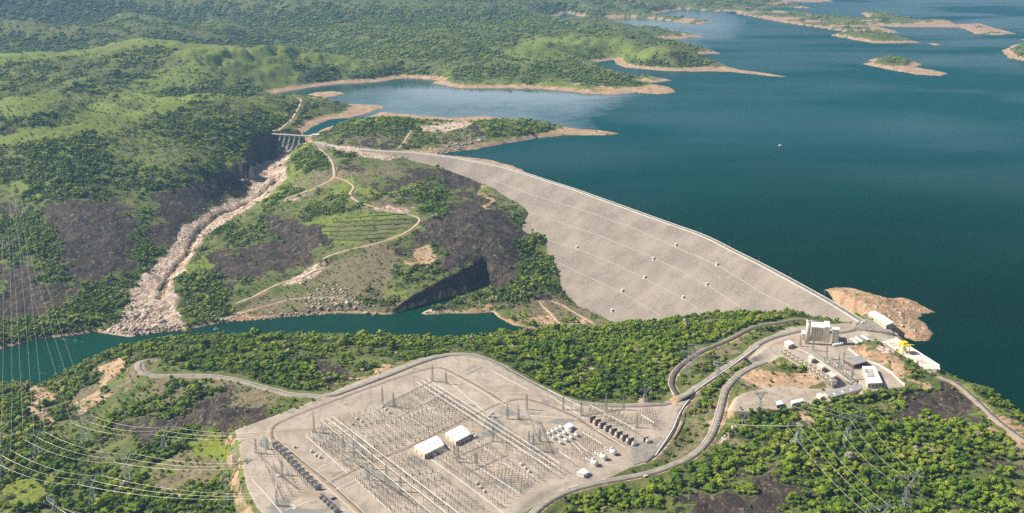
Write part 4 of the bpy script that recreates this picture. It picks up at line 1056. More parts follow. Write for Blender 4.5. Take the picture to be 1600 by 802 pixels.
_ico = {}
def ico(sub):
    if sub not in _ico:
        import bmesh
        b = bmesh.new(); bmesh.ops.create_icosphere(b, subdivisions=sub, radius=1.0)
        b.verts.ensure_lookup_table()
        _ico[sub] = (np.array([v.co[:] for v in b.verts]), np.array([[v.index for v in f.verts] for f in b.faces])); b.free()
    return _ico[sub]
def crown_arrays(seed, blobs, sub, leaves, r=1.0, flat=0.72):
    """a crown of unit radius: irregular clumps with leaf sprays standing off them"""
    q = np.random.default_rng(seed)
    V, F = [], []
    n0 = 0; bv, bf = ico(sub)
    cs = []
    for k in range(blobs):
        a = q.uniform(0, 2 * math.pi); rad = q.uniform(0.2, 0.82) if k else 0.0
        c = np.array([math.cos(a) * rad, math.sin(a) * rad, q.uniform(-0.22, 0.42) if k else 0.30])
        s = q.uniform(0.22, 0.46) if k else 0.55
        cs.append((c, s))
        v = bv * s * (1 + 0.30 * q.standard_normal((len(bv), 1)) * (0.75 if sub > 1 else 0.9)) * np.array([1, 1, flat * 1.05]) + c * np.array([1, 1, flat])
        V.append(v); F.append(bf + n0); n0 += len(v)
    if leaves:
        ids = q.integers(0, len(cs), leaves)
        L = []
        for i in ids:
            c, s = cs[i]
            d = q.standard_normal(3); d[2] = abs(d[2]) * 0.9 - 0.15; d /= np.linalg.norm(d)
            p = c * np.array([1, 1, flat]) + d * s * q.uniform(0.85, 1.28) * np.array([1, 1, flat])
            u = q.standard_normal(3); u /= np.linalg.norm(u); w_ = np.cross(u, d + 0.3 * q.standard_normal(3)); w_ /= np.linalg.norm(w_) + 1e-6
            h = q.uniform(0.07, 0.15)
            L += [p - u * h, p + w_ * h, p + u * h]
        L = np.array(L); F.append(np.arange(len(L)).reshape(-1, 3) + n0); V.append(L)
    return np.vstack(V), np.vstack(F)
def trunk_mb(hgt, r):
    mb = MB()
    mb.bar((0, 0, -0.6), (0.05, 0.03, hgt * 0.55), r, r * 0.7, 5)
    for a in (0.3, 2.4, 4.4):
        mb.bar((0.05, 0.03, hgt * 0.5), (math.cos(a) * hgt * 0.26, math.sin(a) * hgt * 0.26, hgt * 0.85), r * 0.5, r * 0.22, 4)
    return mb
PROTO = bpy.data.collections.new('tree_kinds')          # never linked to the scene
def proto_tree(i, blobs, sub, leaves, lift, with_trunk):
    V, F = crown_arrays(100 + i, blobs, sub, leaves)
    V = V + np.array([0, 0, lift])
    me = np_mesh('tree_kind', V, F, M_LEAF, False)
    o = bpy.data.objects.new('tree_kind', me)
    if with_trunk:
        n0 = len(V); mb = trunk_mb(lift + 0.3, 0.07)
        me.materials.append(M_BARK)
        allv = np.vstack([V, np.array(mb.v)])
        fs = [tuple(f) for f in F] + [tuple(k + n0 for k in f) for f in mb.f]
        me2 = bpy.data.meshes.new('tree_kind'); me2.from_pydata([tuple(v) for v in allv], [], fs)
        me2.materials.append(M_LEAF); me2.materials.append(M_BARK)
        me2.polygons.foreach_set('material_index', [0] * len(F) + [1] * len(mb.f)); me2.update()
        o.data = me2
    PROTO.objects.link(o)
for i in range(6): proto_tree(i, 12, 2 if i < 3 else 1, 220, 0.85, True)          # 0-5 near
for i in range(6, 10): proto_tree(i, 6, 1, 40, 0.75, False)      # 6-9 middle distance
for i in range(10, 13): proto_tree(i, 5, 1, 0, 0.45, False)      # 10-12 far

cell = (np.diff(YS)[:, None] * (np.diff(US)[None, :] * YS[:-1, None]))
fr = forest[:-1, :-1]
Yc = GY[:-1, :-1]; Xc = GX[:-1, :-1]
spacing = np.interp(Yc, [900, 1700, 2600, 3600, 5000, 9000], [3.5, 3.9, 4.7, 6.0, 8.6, 18.0])
inview = (np.abs(Xc) < Yc * 0.57 + 100) & (Yc < 11000) & (Yc > 880)
lam = np.where(inview, np.clip(fr, 0, 1.15) ** 1.35 * cell / spacing ** 2, 0)
cnt = rng.poisson(lam)
ii, jj = np.nonzero(cnt)
rep = cnt[ii, jj]
ii = np.repeat(ii, rep); jj = np.repeat(jj, rep)
a = rng.random(len(ii)); b = rng.random(len(ii))
ty = YS[ii] + a * (YS[ii + 1] - YS[ii])
tx = (US[jj] + b * (US[1] - US[0])) * ty
tz = samp(GH, tx, ty)
dens = forest[ii, jj]
sc_ = np.interp(ty, [900, 1700, 2600, 3600, 5000, 9000], [2.5, 2.75, 3.2, 4.0, 5.6, 11.0]) * np.exp(rng.standard_normal(len(tx)) * 0.34)
sc_ *= np.where(dens < 0.35, 0.66, 1.0)

# scrub: small bushes sprinkled over the open ground and the bare rock
lam2 = np.where(inview & (Yc < 3300), np.clip(0.9 - fr, 0.1, 1) * (0.0034 + 0.010 * np.clip(clump[:-1, :-1] * 2 + 0.1, 0, 1)) * (1 - pad[:-1, :-1]) * (1 - road_e[:-1, :-1]) * (D_RIV[:-1, :-1] > 3) * (D_LAKE[:-1, :-1] > 12) * (FOOT_S[:-1, :-1] < -6) * (1 - 0.93 * np.maximum(mP, beach)[:-1, :-1]) * (1 - 0.75 * mR[:-1, :-1]) * (1 - 0.8 * ter[:-1, :-1]) * cell, 0)
lam2 = np.where((up[:-1, :-1] < 0) & (up[:-1, :-1] > -30) & (Yc < 2700), 0, lam2)
c2_ = rng.poisson(lam2); i2, j2 = np.nonzero(c2_); rp = c2_[i2, j2]; i2 = np.repeat(i2, rp); j2 = np.repeat(j2, rp)
y2 = YS[i2] + rng.random(len(i2)) * (YS[i2 + 1] - YS[i2]); x2 = (US[j2] + rng.random(len(i2)) * (US[1] - US[0])) * y2
n_big = len(tx)
tx = np.append(tx, x2); ty = np.append(ty, y2); tz = np.append(tz, samp(GH, x2, y2)); dens = np.append(dens, forest[i2, j2])
sc_ = np.append(sc_, np.exp(rng.standard_normal(len(x2)) * 0.35) * 1.25 * np.interp(y2, [1000, 3000], [1, 1.5])); kind = None
hf = np.interp(ty, [2500, 5000], [1.0, 0.62]) * rng.uniform(0.8, 1.25, len(tx))
kind = np.where(ty < 1500, rng.integers(0, 6, len(tx)), np.where(ty < 3000, rng.integers(6, 10, len(tx)), rng.integers(10, 13, len(tx))))
print('trees', len(tx))
# the 300 that show largest are trees of their own
rx_, ry_ = tx, ty
ycam = ty * CT - (tz + 5 - CAM_H) * ST
ppx = 800 + FPX * tx / ycam; ppy = 401 + FPX * (-(ty * ST) - (tz + 5 - CAM_H) * CT) / ycam
vis = (ppx > 4) & (ppx < 1596) & (ppy > 300) & (ppy < 796)
size_px = sc_ * FPX / np.hypot(ty, CAM_H - tz)
cand = np.nonzero(vis)[0]
cand = cand[np.argsort(-size_px[cand])][:300]
own = np.zeros(len(tx), bool); own[cand] = True

def point_mesh(name, idx):
    me = bpy.data.meshes.new(name)
    me.vertices.add(len(idx))
    me.vertices.foreach_set('co', np.stack([tx[idx], ty[idx], tz[idx]], 1).astype(np.float32).ravel())
    at = me.attributes.new('kind', 'INT', 'POINT'); at.data.foreach_set('value', kind[idx].astype(np.int32))
    at = me.attributes.new('turn', 'FLOAT_VECTOR', 'POINT')
    tr = np.zeros((len(idx), 3), np.float32); tr[:, 2] = rng.uniform(0, 6.283, len(idx)); tr[:, 0] = rng.normal(0, 0.06, len(idx)); at.data.foreach_set('vector', tr.ravel())
    at = me.attributes.new('size', 'FLOAT_VECTOR', 'POINT')
    sv_ = np.stack([sc_[idx], sc_[idx], sc_[idx] * hf[idx]], 1).astype(np.float32); at.data.foreach_set('vector', sv_.ravel())
    me.update()
    return me
ng = bpy.data.node_groups.new('scatter_trees', 'GeometryNodeTree')
ng.interface.new_socket('Geometry', in_out='INPUT', socket_type='NodeSocketGeometry')
ng.interface.new_socket('Geometry', in_out='OUTPUT', socket_type='NodeSocketGeometry')
gi = ng.nodes.new('NodeGroupInput'); go = ng.nodes.new('NodeGroupOutput')
iop = ng.nodes.new('GeometryNodeInstanceOnPoints'); ci = ng.nodes.new('GeometryNodeCollectionInfo')
ci.inputs['Collection'].default_value = PROTO; ci.inputs['Separate Children'].default_value = True; ci.inputs['Reset Children'].default_value = True
def nattr(nm, ty_):
    nd = ng.nodes.new('GeometryNodeInputNamedAttribute'); nd.data_type = ty_; nd.inputs['Name'].default_value = nm
    return [o for o in nd.outputs if o.enabled][0]
e2r = ng.nodes.new('FunctionNodeEulerToRotation')
ng.links.new(nattr('turn', 'FLOAT_VECTOR'), e2r.inputs[0])
iop.inputs['Pick Instance'].default_value = True
ng.links.new(gi.outputs[0], iop.inputs['Points']); ng.links.new(ci.outputs[0], iop.inputs['Instance'])
ng.links.new(nattr('kind', 'INT'), iop.inputs['Instance Index']); ng.links.new(e2r.outputs[0], iop.inputs['Rotation'])
ng.links.new(nattr('size', 'FLOAT_VECTOR'), iop.inputs['Scale']); ng.links.new(iop.outputs[0], go.inputs[0])
rest = np.nonzero(~own)[0]
fo_ = link('forest', point_mesh('forest', rest))
md = fo_.modifiers.new('scatter', 'NODES'); md.node_group = ng
tag(fo_, 'dense green savanna woodland covering the hills and river banks', None, None, 'stuff')

# trees of their own
ANCH = {'the lone pylon deep in the lower right forest': (1414, 760), 'the widest pylon': (1324, 690), 'the pylon left of the widest one': (1246, 690), 'the dark rock patch at the lower edge': (1200, 770), 'the bend of the lower road': (1105, 695), 'the shore road': (1560, 690),
 'the dark burnt slope below the plateau': (1440, 650), 'the straight stretch of the lower road': (960, 760), 'the small rock clearing at the right edge': (1560, 745), 'the lower right corner': (1560, 790), 'the yellow shrubs': (50, 770), 'the dry meadow': (290, 750), 'the pylon beside the dry meadow': (200, 750),
 'the pylon by the yellow shrubs': (147, 780), 'the tall narrow pylon at the yard corner': (355, 780), 'the pylon nearest the river': (58, 715), 'the pylon at the rock patch': (257, 710), 'the lower right forest edge': (1500, 790), 'the middle of the lower forest': (1300, 780), 'the left frame edge': (10, 720)}
def near_anchor(px, py, table):
    return min(table, key=lambda k: (table[k][0] - px) ** 2 + ((table[k][1] - py) * 1.6) ** 2)
def where_tree(px, py, d):
    if px < 420: return ('round leafy tree in the wood at the lower corner below the power lines' if py > 690 else 'leafy tree on the slope between the river bend and the pylons')
    if px < 880: return 'bushy tree on the strip beside the switchyard edge'
    if px < 1130: return 'leafy tree just below the winding lower road'
    if px < 1330: return 'leafy tree on the wooded hill beneath the two big pylons'
    return 'leafy tree on the wooded hill above the lake shore road'
crown_me = []; trunk_me = []
for k in range(6):
    V, F = crown_arrays(300 + k, 13, 2, 300)
    crown_me.append(np_mesh('crown', V + np.array([0, 0, 0.95]), F, M_LEAF))
    trunk_me.append(trunk_mb(1.25, 0.07).mesh('trunk', M_BARK))
for n_, i in enumerate(cand):
    e = empty('savanna_tree', (tx[i], ty[i], tz[i]), rng.uniform(0, 6.28))
    e.scale = (sc_[i], sc_[i], sc_[i] * hf[i])
    tag(e, '%s leafy tree near %s' % ('broad' if sc_[i] > 4.6 else ('tall' if hf[i] > 1.0 else 'low'), near_anchor(ppx[i], ppy[i], ANCH)), 'tree', 'leafy trees near ' + near_anchor(ppx[i], ppy[i], ANCH))
    k = n_ % 6
    link('crown', crown_me[k], e); link('trunk', trunk_me[k], e)
# ------------------------------------------------------------------ things people built
ORD = ['first', 'second', 'third', 'fourth', 'fifth', 'sixth', 'seventh', 'eighth', 'ninth', 'tenth', 'eleventh', 'twelfth', 'thirteenth', 'fourteenth']
def at(px, py, z): return PV(px, py, z)
def yd(px, py, h=0.0): return PV(px, py, YARD_Z + h)
def gp(px, py):
    h_ = hit([(px, py)])[0]; return Vector(h_)
def ang(a, b): return math.atan2(b[1] - a[1], b[0] - a[0])
def strip(name, pts, wid, mat, label=None, cat=None, dz=0.1, thick=0.4, kind=None, parent=None, group=None, curve=0):
    p = np.array([[v[0], v[1], v[2]] for v in pts], float)
    if curve: p = catmull(p, curve)
    o = ribbon(name, p, wid, mat, parent, 0, dz, thick)
    return tag(o, label, cat, group, kind)

YANCH = {'the longer control house': (665, 697), 'the squarer control house': (715, 677), 'the head of the grey transformer row': (425, 690), 'the foot of the grey transformer row': (500, 770), 'the left tips of the left long busbars': (510, 655), 'the upper tips of the right long busbars': (655, 597),
 'the three big white tanks': (943, 718), 'the white tank rows': (878, 680), 'the brown fire walls': (955, 672), 'the far upper corner of the yard': (740, 580), 'the lower frame edge': (640, 795), 'the central road junction': (784, 630), 'the forest edge': (870, 635), 'the lower yard boundary': (830, 760), 'the yard ramp': (1010, 670),
 'the slope outside the grey row': (400, 740), 'the middle of the left long busbars': (600, 740), 'the middle of the right long busbars': (770, 665)}
# ---- spillway
ax = (P(400, 270, -40)[0] - P(450, 236, -27)[0], P(400, 270, -40)[1] - P(450, 236, -27)[1])
sp_ang = math.atan2(ax[1], ax[0])
bl, br = at(427, 210, 13.0), at(491, 214, 13.0)
bang = ang(bl, br); blen = (br - bl).length
spill = empty('spillway', bl, bang, 'gated concrete spillway under a pale bridge at the head of the rock channel', 'spillway')
mb = MB().box((blen / 2, 0, 0), (blen + 14, 9, 2.2)); mb.box((blen / 2, -4.6, 1.5), (blen + 14, 0.6, 1.1)); mb.box((blen / 2, 4.6, 1.5), (blen + 14, 0.6, 1.1))
mb.build('bridge_deck', M_CONC_L, spill)
bays = [at(x, 212, 8) for x in (440.6, 449.2, 458.0, 466.8, 475.6)]
px_loc = [(b - bl).length * 1.0 for b in bays]
def pier_profile(x, w):
    pr = [(10, 11.5), (-6, 11.5), (-8, 4), (-14, -2), (-17, -10), (-26, -24), (-27, -52), (10, -52)]
    n = len(pr)
    vs = [(x - w / 2, y, z) for y, z in pr] + [(x + w / 2, y, z) for y, z in pr]
    return MB().add(vs, [tuple(range(n))[::-1], tuple(range(n, 2 * n))] + [(k, (k + 1) % n, n + (k + 1) % n, n + k) for k in range(n)])
for x in px_loc: pier_profile(x, 4.2).build('pier', M_PIER, spill, (0, 0, -13))
edges = px_loc + [px_loc[-1] + (px_loc[-1] - px_loc[-2])]
for k in range(5):
    xa, xb = edges[k] + 2.1, edges[k + 1] - 2.1
    xm, w_ = (xa + xb) / 2, xb - xa
    arc = [(2 - 5 * math.sin(t), -4 - 9 + 9 * math.cos(t) - 5) for t in np.linspace(0, 1, 5)]
    gt = MB()
    vs = []; 
    for t in np.linspace(0, 1, 6):
        vs += [(xm - w_ / 2, -4.5 - 3.5 * math.sin(t * 1.2), -2.5 - 12 * t), (xm + w_ / 2, -4.5 - 3.5 * math.sin(t * 1.2), -2.5 - 12 * t)]
    gt.add(vs, [(2 * i, 2 * i + 1, 2 * i + 3, 2 * i + 2) for i in range(5)])
    for t in (0.15, 0.45, 0.75): gt.box((xm, -5.0 - 3.5 * math.sin(t * 1.2), -2.5 - 12 * t), (w_, 1.0, 0.7))
    gt.box((xm, -2.0, -8), (w_, 1.2, 12))
    gt.build('gate', M_DGREEN, spill)
    og = MB(); prof = [(8, -14.5), (-4, -14.5), (-9, -18), (-14, -25), (-22, -35), (-34, -39), (-34, -62), (8, -62)]
    n = len(prof); og.add([(xa, y, z) for y, z in prof] + [(xb, y, z) for y, z in prof], [tuple(range(n))[::-1], tuple(range(n, 2 * n))] + [(q, (q + 1) % n, n + (q + 1) % n, n + q) for q in range(n)])
    og.build('ogee_chute', M_PIER, spill)
mb = MB().box((blen + 2, 4, 3.4), (20, 9, 4.5)); mb.build('gate_house', M_CREAM, spill)
MB().box((blen + 2, 4, 5.9), (22, 11, 0.6)).build('gate_house_roof', M_ROOFW, spill)
e = empty('guard_hut', at(428.5, 206, 14), 0, 'tiny white roofed hut at the far end of the spillway bridge', 'hut')
MB().box((0, 0, 1), (7, 6, 4)).build('hut_wall', M_CREAM, e); MB().box((0, 0, 3.4), (9, 8, 0.6)).build('hut_roof', M_ROOFW, e)

# ---- instrument huts on the dam face
hut = None
HUTS = [(901,388,'on the third bench near the left hill'),(1021,406,'midway along the second bench'),(1056,385,'on the highest bench line'),(1120,415,'farthest along the highest bench'),(1007,436,'on the third bench above the middle toe'),
        (972,457,'on the lowest bench, alone'),(956,488,'lowest of all, beside the toe of the face'),(1067,467,'at the lower end of the third bench'),(1104,447,'near the end of the second bench')]
for px, py, wh in HUTS:
    x, y, z = face_hit(px, py)
    if hut is None:
        hut = empty('instrument_hut', (x, y, z + 0.6), 0.5)
        MB().box((0, 0, 0.9), (2.6, 2.3, 4.2)).build('hut_wall', M_WHITE, hut)
        MB().box((0, 0, 3.7), (4.4, 3.8, 0.4)).build('hut_roof', M_ROOFW, hut)
        MB().box((1.0, -1.53, 1.2), (1.1, 0.1, 2.2)).build('door', M_DARK, hut)
        MB().prism([(-2.4, -2.6), (2.4, -2.6), (2, 2), (-2, 2)], -2.5, -0.6).build('gravel_base', M_CONC, hut)
        h_ = hut
    else:
        h_ = copy_tree(hut); h_.location = (x, y, z + 0.6)
    tag(h_, 'small white instrument hut ' + wh, 'hut', 'instrument huts on the dam face')

# ---- lamps along the crest
lamp = None
nl = 15
for k in range(nl):
    i = int(6 + k * (len(CR) * 0.80) / nl)
    p = (CR[i, 0] - CRN[i, 0] * 4.3, CR[i, 1] - CRN[i, 1] * 4.3, CREST_Z + 1.5)
    if lamp is None:
        lamp = empty('street_lamp', p, math.atan2(CRN[i, 1], CRN[i, 0]))
        MB().cyl((0, 0, 0), 0.22, 9, 6, 0.14).build('pole', M_STEEL, lamp)
        MB().bar((0, 0, 9), (1.9, 0, 9.5), 0.14).build('arm', M_STEEL, lamp)
        MB().box((2.2, 0, 9.45), (1.1, 0.5, 0.22)).build('lamp_head', M_GREY, lamp); l_ = lamp
    else:
        l_ = copy_tree(lamp); l_.location = p; l_.rotation_euler = (0, 0, math.atan2(CRN[i, 1], CRN[i, 0]))
    tag(l_, 'thin street lamp on the upstream parapet of the dam crest', 'lamp', 'lamps along the dam crest')

# ---- buildings
def gable(x, y, z0, L, W, hgt, rise=0.0, over=0.6):
    pass
def building(name, label, quad_px, z, wall_h, walls, roof, roof_t=0.7, over=0.8, cat='building', group=None, pitch=0.0):
    """four roof corners picked in the photograph (seen at roof height) make the plan"""
    q = [at(px, py, z + wall_h) for px, py in quad_px]
    c = sum(q, Vector()) / 4
    e = empty(name, (c.x, c.y, z), 0, label, cat, group)
    loc = [(v.x - c.x, v.y - c.y) for v in q]
    inn = [(x * (1 - over / max(1, math.hypot(x, y))), y * (1 - over / max(1, math.hypot(x, y)))) for x, y in loc]
    MB().prism(inn, -1.5, wall_h).build('wall', walls, e)
    if pitch:
        n = MB(); m0 = ((loc[0][0] + loc[3][0]) / 2, (loc[0][1] + loc[3][1]) / 2); m1 = ((loc[1][0] + loc[2][0]) / 2, (loc[1][1] + loc[2][1]) / 2)
        b = wall_h; vs = [(*loc[0], b), (*loc[1], b), (*loc[2], b), (*loc[3], b), (*m0, b + pitch), (*m1, b + pitch)]
        n.add(vs, [(0, 1, 5, 4), (2, 3, 4, 5), (3, 0, 4), (1, 2, 5), (3, 2, 1, 0)])
        n.build('roof', roof, e)
    else:
        MB().prism(loc, wall_h, wall_h + roof_t).build('roof', roof, e)
    return e, loc, inn
def openings(e, inn, side, n, w, h, z, name='window', mat=None, fill=0.8):
    a = Vector((*inn[side], 0)); b = Vector((*inn[(side + 1) % 4], 0)); d = (b - a); L = d.length; t = math.atan2(d.y, d.x)
    out = Vector((d.y, -d.x, 0)).normalized()
    cen = Vector(((inn[0][0] + inn[2][0]) / 2, (inn[0][1] + inn[2][1]) / 2, 0))
    if out.dot((a + b) / 2 - cen) < 0: out = -out
    me = MB().box((0, 0, 0), (w, 0.16, h)).mesh(name, mat or M_DARK)
    for k in range(n):
        p = a + d * ((k + 0.5) / n) + out * 0.07
        link(name, me, e, (p.x, p.y, z), t)
_vent = MB().box((0, 0, 0), (1.0, 1.0, 0.7)).mesh('roof_vent', M_GREY)
# control houses in the yard: corners run back-left, back-right, front-right, front-left
e, loc, inn = building('control_house', 'longer white roofed control house beside the central yard road', [(646,697),(682,680.5),(694.5,695),(663,710.5)], YARD_Z, 6.0, M_CREAM, M_ROOFW, pitch=1.2)
openings(e, inn, 2, 7, 2.2, 2.2, 2.6); openings(e, inn, 3, 2, 1.6, 2.4, 1.8, 'door')
e, loc, inn = building('control_house', 'squarer white roofed control house just behind the longer one', [(695,677),(720.5,664),(736,678),(712,690.5)], YARD_Z, 5.5, M_CREAM, M_ROOFW, pitch=1.1)
openings(e, inn, 2, 6, 2.0, 2.0, 2.6); openings(e, inn, 3, 2, 1.6, 2.4, 1.8, 'door')
e, loc, inn = building('switch_room', 'small white flat roofed room at the head of the white tank rows', [(880,666),(889,661),(897,665),(888,671)], YARD_Z, 4.0, M_WHITE, M_ROOFW)
openings(e, inn, 2, 2, 1.4, 1.6, 2.0)
e, loc, inn = building('store_shed', 'white pitched roof shed at the lower edge of the gravel yard', [(900,738),(911,732),(921,738),(912,742)], YARD_Z, 3.5, M_WHITE, M_ROOFW, pitch=1.5)
openings(e, inn, 2, 2, 1.4, 1.6, 1.8)
for e in [o for o in bpy.data.objects if o.name.startswith('control_house')]:
    rf = [c for c in e.children if c.name.startswith('roof')][0]
    zs = [v.co for v in rf.data.vertices]; a_ = zs[4]; b_ = zs[5]
    for k in range(5):
        p = a_.lerp(b_, (k + 0.7) / 5.4); link('roof_vent', _vent, e, (p.x, p.y, p.z + 0.25))
    for s_ in range(1, 12):
        t = s_ / 12
        p = a_.lerp(b_, t); q_ = zs[0].lerp(zs[1], t); r_ = zs[3].lerp(zs[2], t)
        MB().bar((p.x, p.y, p.z + 0.05), (q_.x, q_.y, q_.z + 0.05), 0.10).bar((p.x, p.y, p.z + 0.05), (r_.x, r_.y, r_.z + 0.05), 0.10).build('roof_seam', M_CONC, e)
# plant plateau
e, loc, inn = building('warehouse', 'long white roofed warehouse beside the dam end and the red rock point', [(1356,488.5),(1367,486),(1397,504),(1385,508)], CREST_Z, 6.5, M_CREAM, M_ROOFW, pitch=1.2)
openings(e, inn, 3, 8, 1.8, 1.8, 3.2); openings(e, inn, 2, 2, 2.6, 3.2, 2.0, 'door', M_BROWN)
e, loc, inn = building('workshop', 'white roofed workshop with a dark slatted skylight above the trees', [(1347,573),(1367,573),(1379,599),(1356,600)], PLANT_Z, 6.0, M_CREAM, M_ROOFW)
openings(e, inn, 2, 4, 2.2, 1.8, 3.2); openings(e, inn, 3, 6, 2.0, 1.8, 3.4)
c4 = [(at(1351,577,PLANT_Z+6.8) - Vector(e.location)), (at(1362,577,PLANT_Z+6.8) - Vector(e.location)), (at(1366,589,PLANT_Z+6.8) - Vector(e.location)), (at(1355,589,PLANT_Z+6.8) - Vector(e.location))]
MB().prism([(v.x, v.y) for v in c4], 6.72, 7.4).build('skylight_box', M_GREY, e)
for k in range(6):
    t = (k + 0.5) / 6; a_ = c4[0].lerp(c4[1], t); b_ = c4[3].lerp(c4[2], t)
    MB().bar((a_.x, a_.y, 7.6), (b_.x, b_.y, 7.6), 0.5).build('slat', M_CONC_L, e)
e, loc, inn = building('equipment_shelter', 'flat grey open fronted shelter dug into the plant plateau', [(1318,562),(1344,556),(1356,565),(1334,571)], PLANT_Z, 5.0, M_BROWN, M_ROOFG)
openings(e, inn, 2, 1, 17, 3.4, 2.6, 'doorway')
e, loc, inn = building('long_shed', 'long low grey roofed shed along the lower edge of the plateau', [(1286,612),(1344,599),(1353,606),(1299,621)], 2.0, 4.5, M_CONC, M_ROOFG, pitch=1.0)
for k in range(4):
    t = (k + 0.6) / 4.2; a_ = Vector((*loc[3], 0)).lerp(Vector((*loc[2], 0)), t); b_ = Vector((*loc[0], 0)).lerp(Vector((*loc[1], 0)), t)
    p = a_.lerp(b_, 0.12); q = a_.lerp(b_, 0.42)
    MB().bar((p.x, p.y, 4.5 + 0.24 + 0.15), (q.x, q.y, 4.5 + 0.84 + 0.15), 0.8).build('skylight', M_WHITE, e)
for lb, q in (('small white cabin at the lower tip of the gravel lot', [(1212,628),(1221,626.5),(1224,632),(1214,634)]), ('longer white cabin on the gravel lot beside the trees', [(1235,627),(1254,623),(1256,627),(1237,632)]),
              ('white square cabin against the long grey shed', [(1275,617),(1281,614.5),(1288,619),(1282,622)])):
    e, loc, inn = building('cabin', lb, q, 1.0, 3.6, M_BROWN if 'small' in lb else M_CREAM, M_ROOFW, cat='cabin')
    openings(e, inn, 2, 2, 1.4, 1.4, 1.9)
for lb, q in (('left of the three white canopies by the crest junction', [(1327,530),(1331,528),(1342,535),(1338,537.5)]), ('middle one of three white canopies by the crest junction', [(1334,527.5),(1338,525.8),(1349,533),(1345,535)]),
              ('white canopy nearest the red dirt bank by the crest junction', [(1344,525),(1348,523.5),(1359,530),(1355,532)])):
    q_ = [at(a, b, PLANT_Z + 4) for a, b in q]; c = sum(q_, Vector()) / 4
    e = empty('carport', (c.x, c.y, PLANT_Z), 0, lb, 'carport', 'white canopies by the crest junction')
    MB().prism([(v.x - c.x, v.y - c.y) for v in q_], 3.8, 4.2).build('roof', M_ROOFW, e)
    for v in q_:
        MB().cyl(((v.x - c.x) * 0.9, (v.y - c.y) * 0.9, 0), 0.2, 3.8, 6).build('post', M_STEEL, e)
for lb, q, h_ in (('white roofed box building at the top of the transformer row', [(1225,535),(1233,532),(1241,537),(1232,540.5)], 5), ('cream box building beside the upper transformers', [(1262,557),(1268,555),(1274,560),(1268,562.5)], 5),
                  ('cream box building beside the middle transformers', [(1276,570),(1282,568),(1290,573),(1284,576)], 5.5), ('cream box building beside the lowest transformers', [(1292,583),(1299,581),(1308,587),(1301,590)], 5.5)):
    e, loc, inn = building('relay_house', lb, q, PLANT_Z, h_, M_CREAM, M_ROOFW if 'white' in lb else M_CONC_L)
    openings(e, inn, 2, 2, 1.6, 2.2, 1.8, 'door'); openings(e, inn, 3, 2, 1.4, 1.2, 3.0)

# ---- tower building
b0 = at(1287, 534, PLANT_Z)
tw = empty('lift_tower_building', b0, R(-14), 'tall cream concrete tower building with a round shaft on the plant plateau', 'building')
PXM = 1.18
M_TOWER = simple('tower_concrete', (0.66, 0.575, 0.47), 0.85, 0.12, 0.12)
sh = at(1261, 537, PLANT_Z) - b0; sh = Matrix.Rotation(R(14), 3, 'Z') @ sh
MB().cyl((sh.x, sh.y, -1), 3.0, 33, 18).build('round_shaft', M_TOWER, tw, smooth=True)
MB().cyl((sh.x, sh.y, 31.9), 3.5, 1.2, 18).build('shaft_cap', M_CONC_L, tw)
MB().box((sh.x, sh.y, 33.5), (2.6, 2.6, 1.4)).build('hatch', M_BROWN, tw)
MB().box((-9, 9, 9), (17, 20, 21)).build('main_block', M_TOWER, tw)
MB().box((-9, 9, 19.9), (18, 21, 0.9)).build('roof', M_ROOFW, tw)
for k in range(5): MB().box((-15.5 + k * 3.3, -1.06, 10), (0.35, 0.22, 15)).build('joint', M_BROWN, tw)
MB().box((3, 9, 10), (6.5, 24, 23)).build('stair_block', M_TOWER, tw)
MB().box((3, 9, 21.9), (7.2, 24.6, 0.8)).build('stair_roof', M_ROOFW, tw)
MB().box((14, -3, 9.5), (8.5, 9, 22)).build('lift_block', M_TOWER, tw)
MB().box((14, -3, 20.9), (9.3, 9.8, 0.8)).build('lift_roof', M_ROOFW, tw)
MB().box((8.5, 3, 6), (6, 12, 14)).build('link_block', M_CONC_L, tw)
MB().box((-24, 5, 4.5), (9, 13, 9)).build('side_wing', M_CREAM, tw)
MB().box((-24, 5, 9.4), (11, 15, 0.7)).build('side_wing_roof', M_ROOFW, tw)
MB().box((5, 22, 4), (16, 7, 8)).build('rear_wing', M_CREAM, tw)
me = MB().box((0, 0, 0), (1.2, 0.2, 1.6)).mesh('window', M_DARK)
for z in (3, 7, 11, 15):
    for x in (12, 16): link('window', me, tw, (x, -7.55, z))
for z in (5, 10, 15): link('window', me, tw, (-17.6, 3, z), R(90))
for z in range(4, 30, 5): link('window', me, tw, (sh.x - 3.0, sh.y - 0.2, z), R(90))
# row of small white tanks at its foot
tk = None
for k in range(6):
    p = at(1302 + k * 2.9, 541.5 - k * 0.5, PLANT_Z)
    if tk is None:
        tk = empty('storage_tank', p); MB().cyl((0, 0, 0), 1.15, 3.4, 12).build('tank_shell', M_WHITE, tk, smooth=True); MB().cyl((0, 0, 3.4), 1.15, 0.7, 12, 0.3).build('tank_lid', M_WHITE, tk); t_ = tk
    else: t_ = copy_tree(tk); t_.location = p
    tag(t_, '%s small white tank from the left at the foot of the tower building' % ORD[k], 'tank', 'white tanks by the tower')

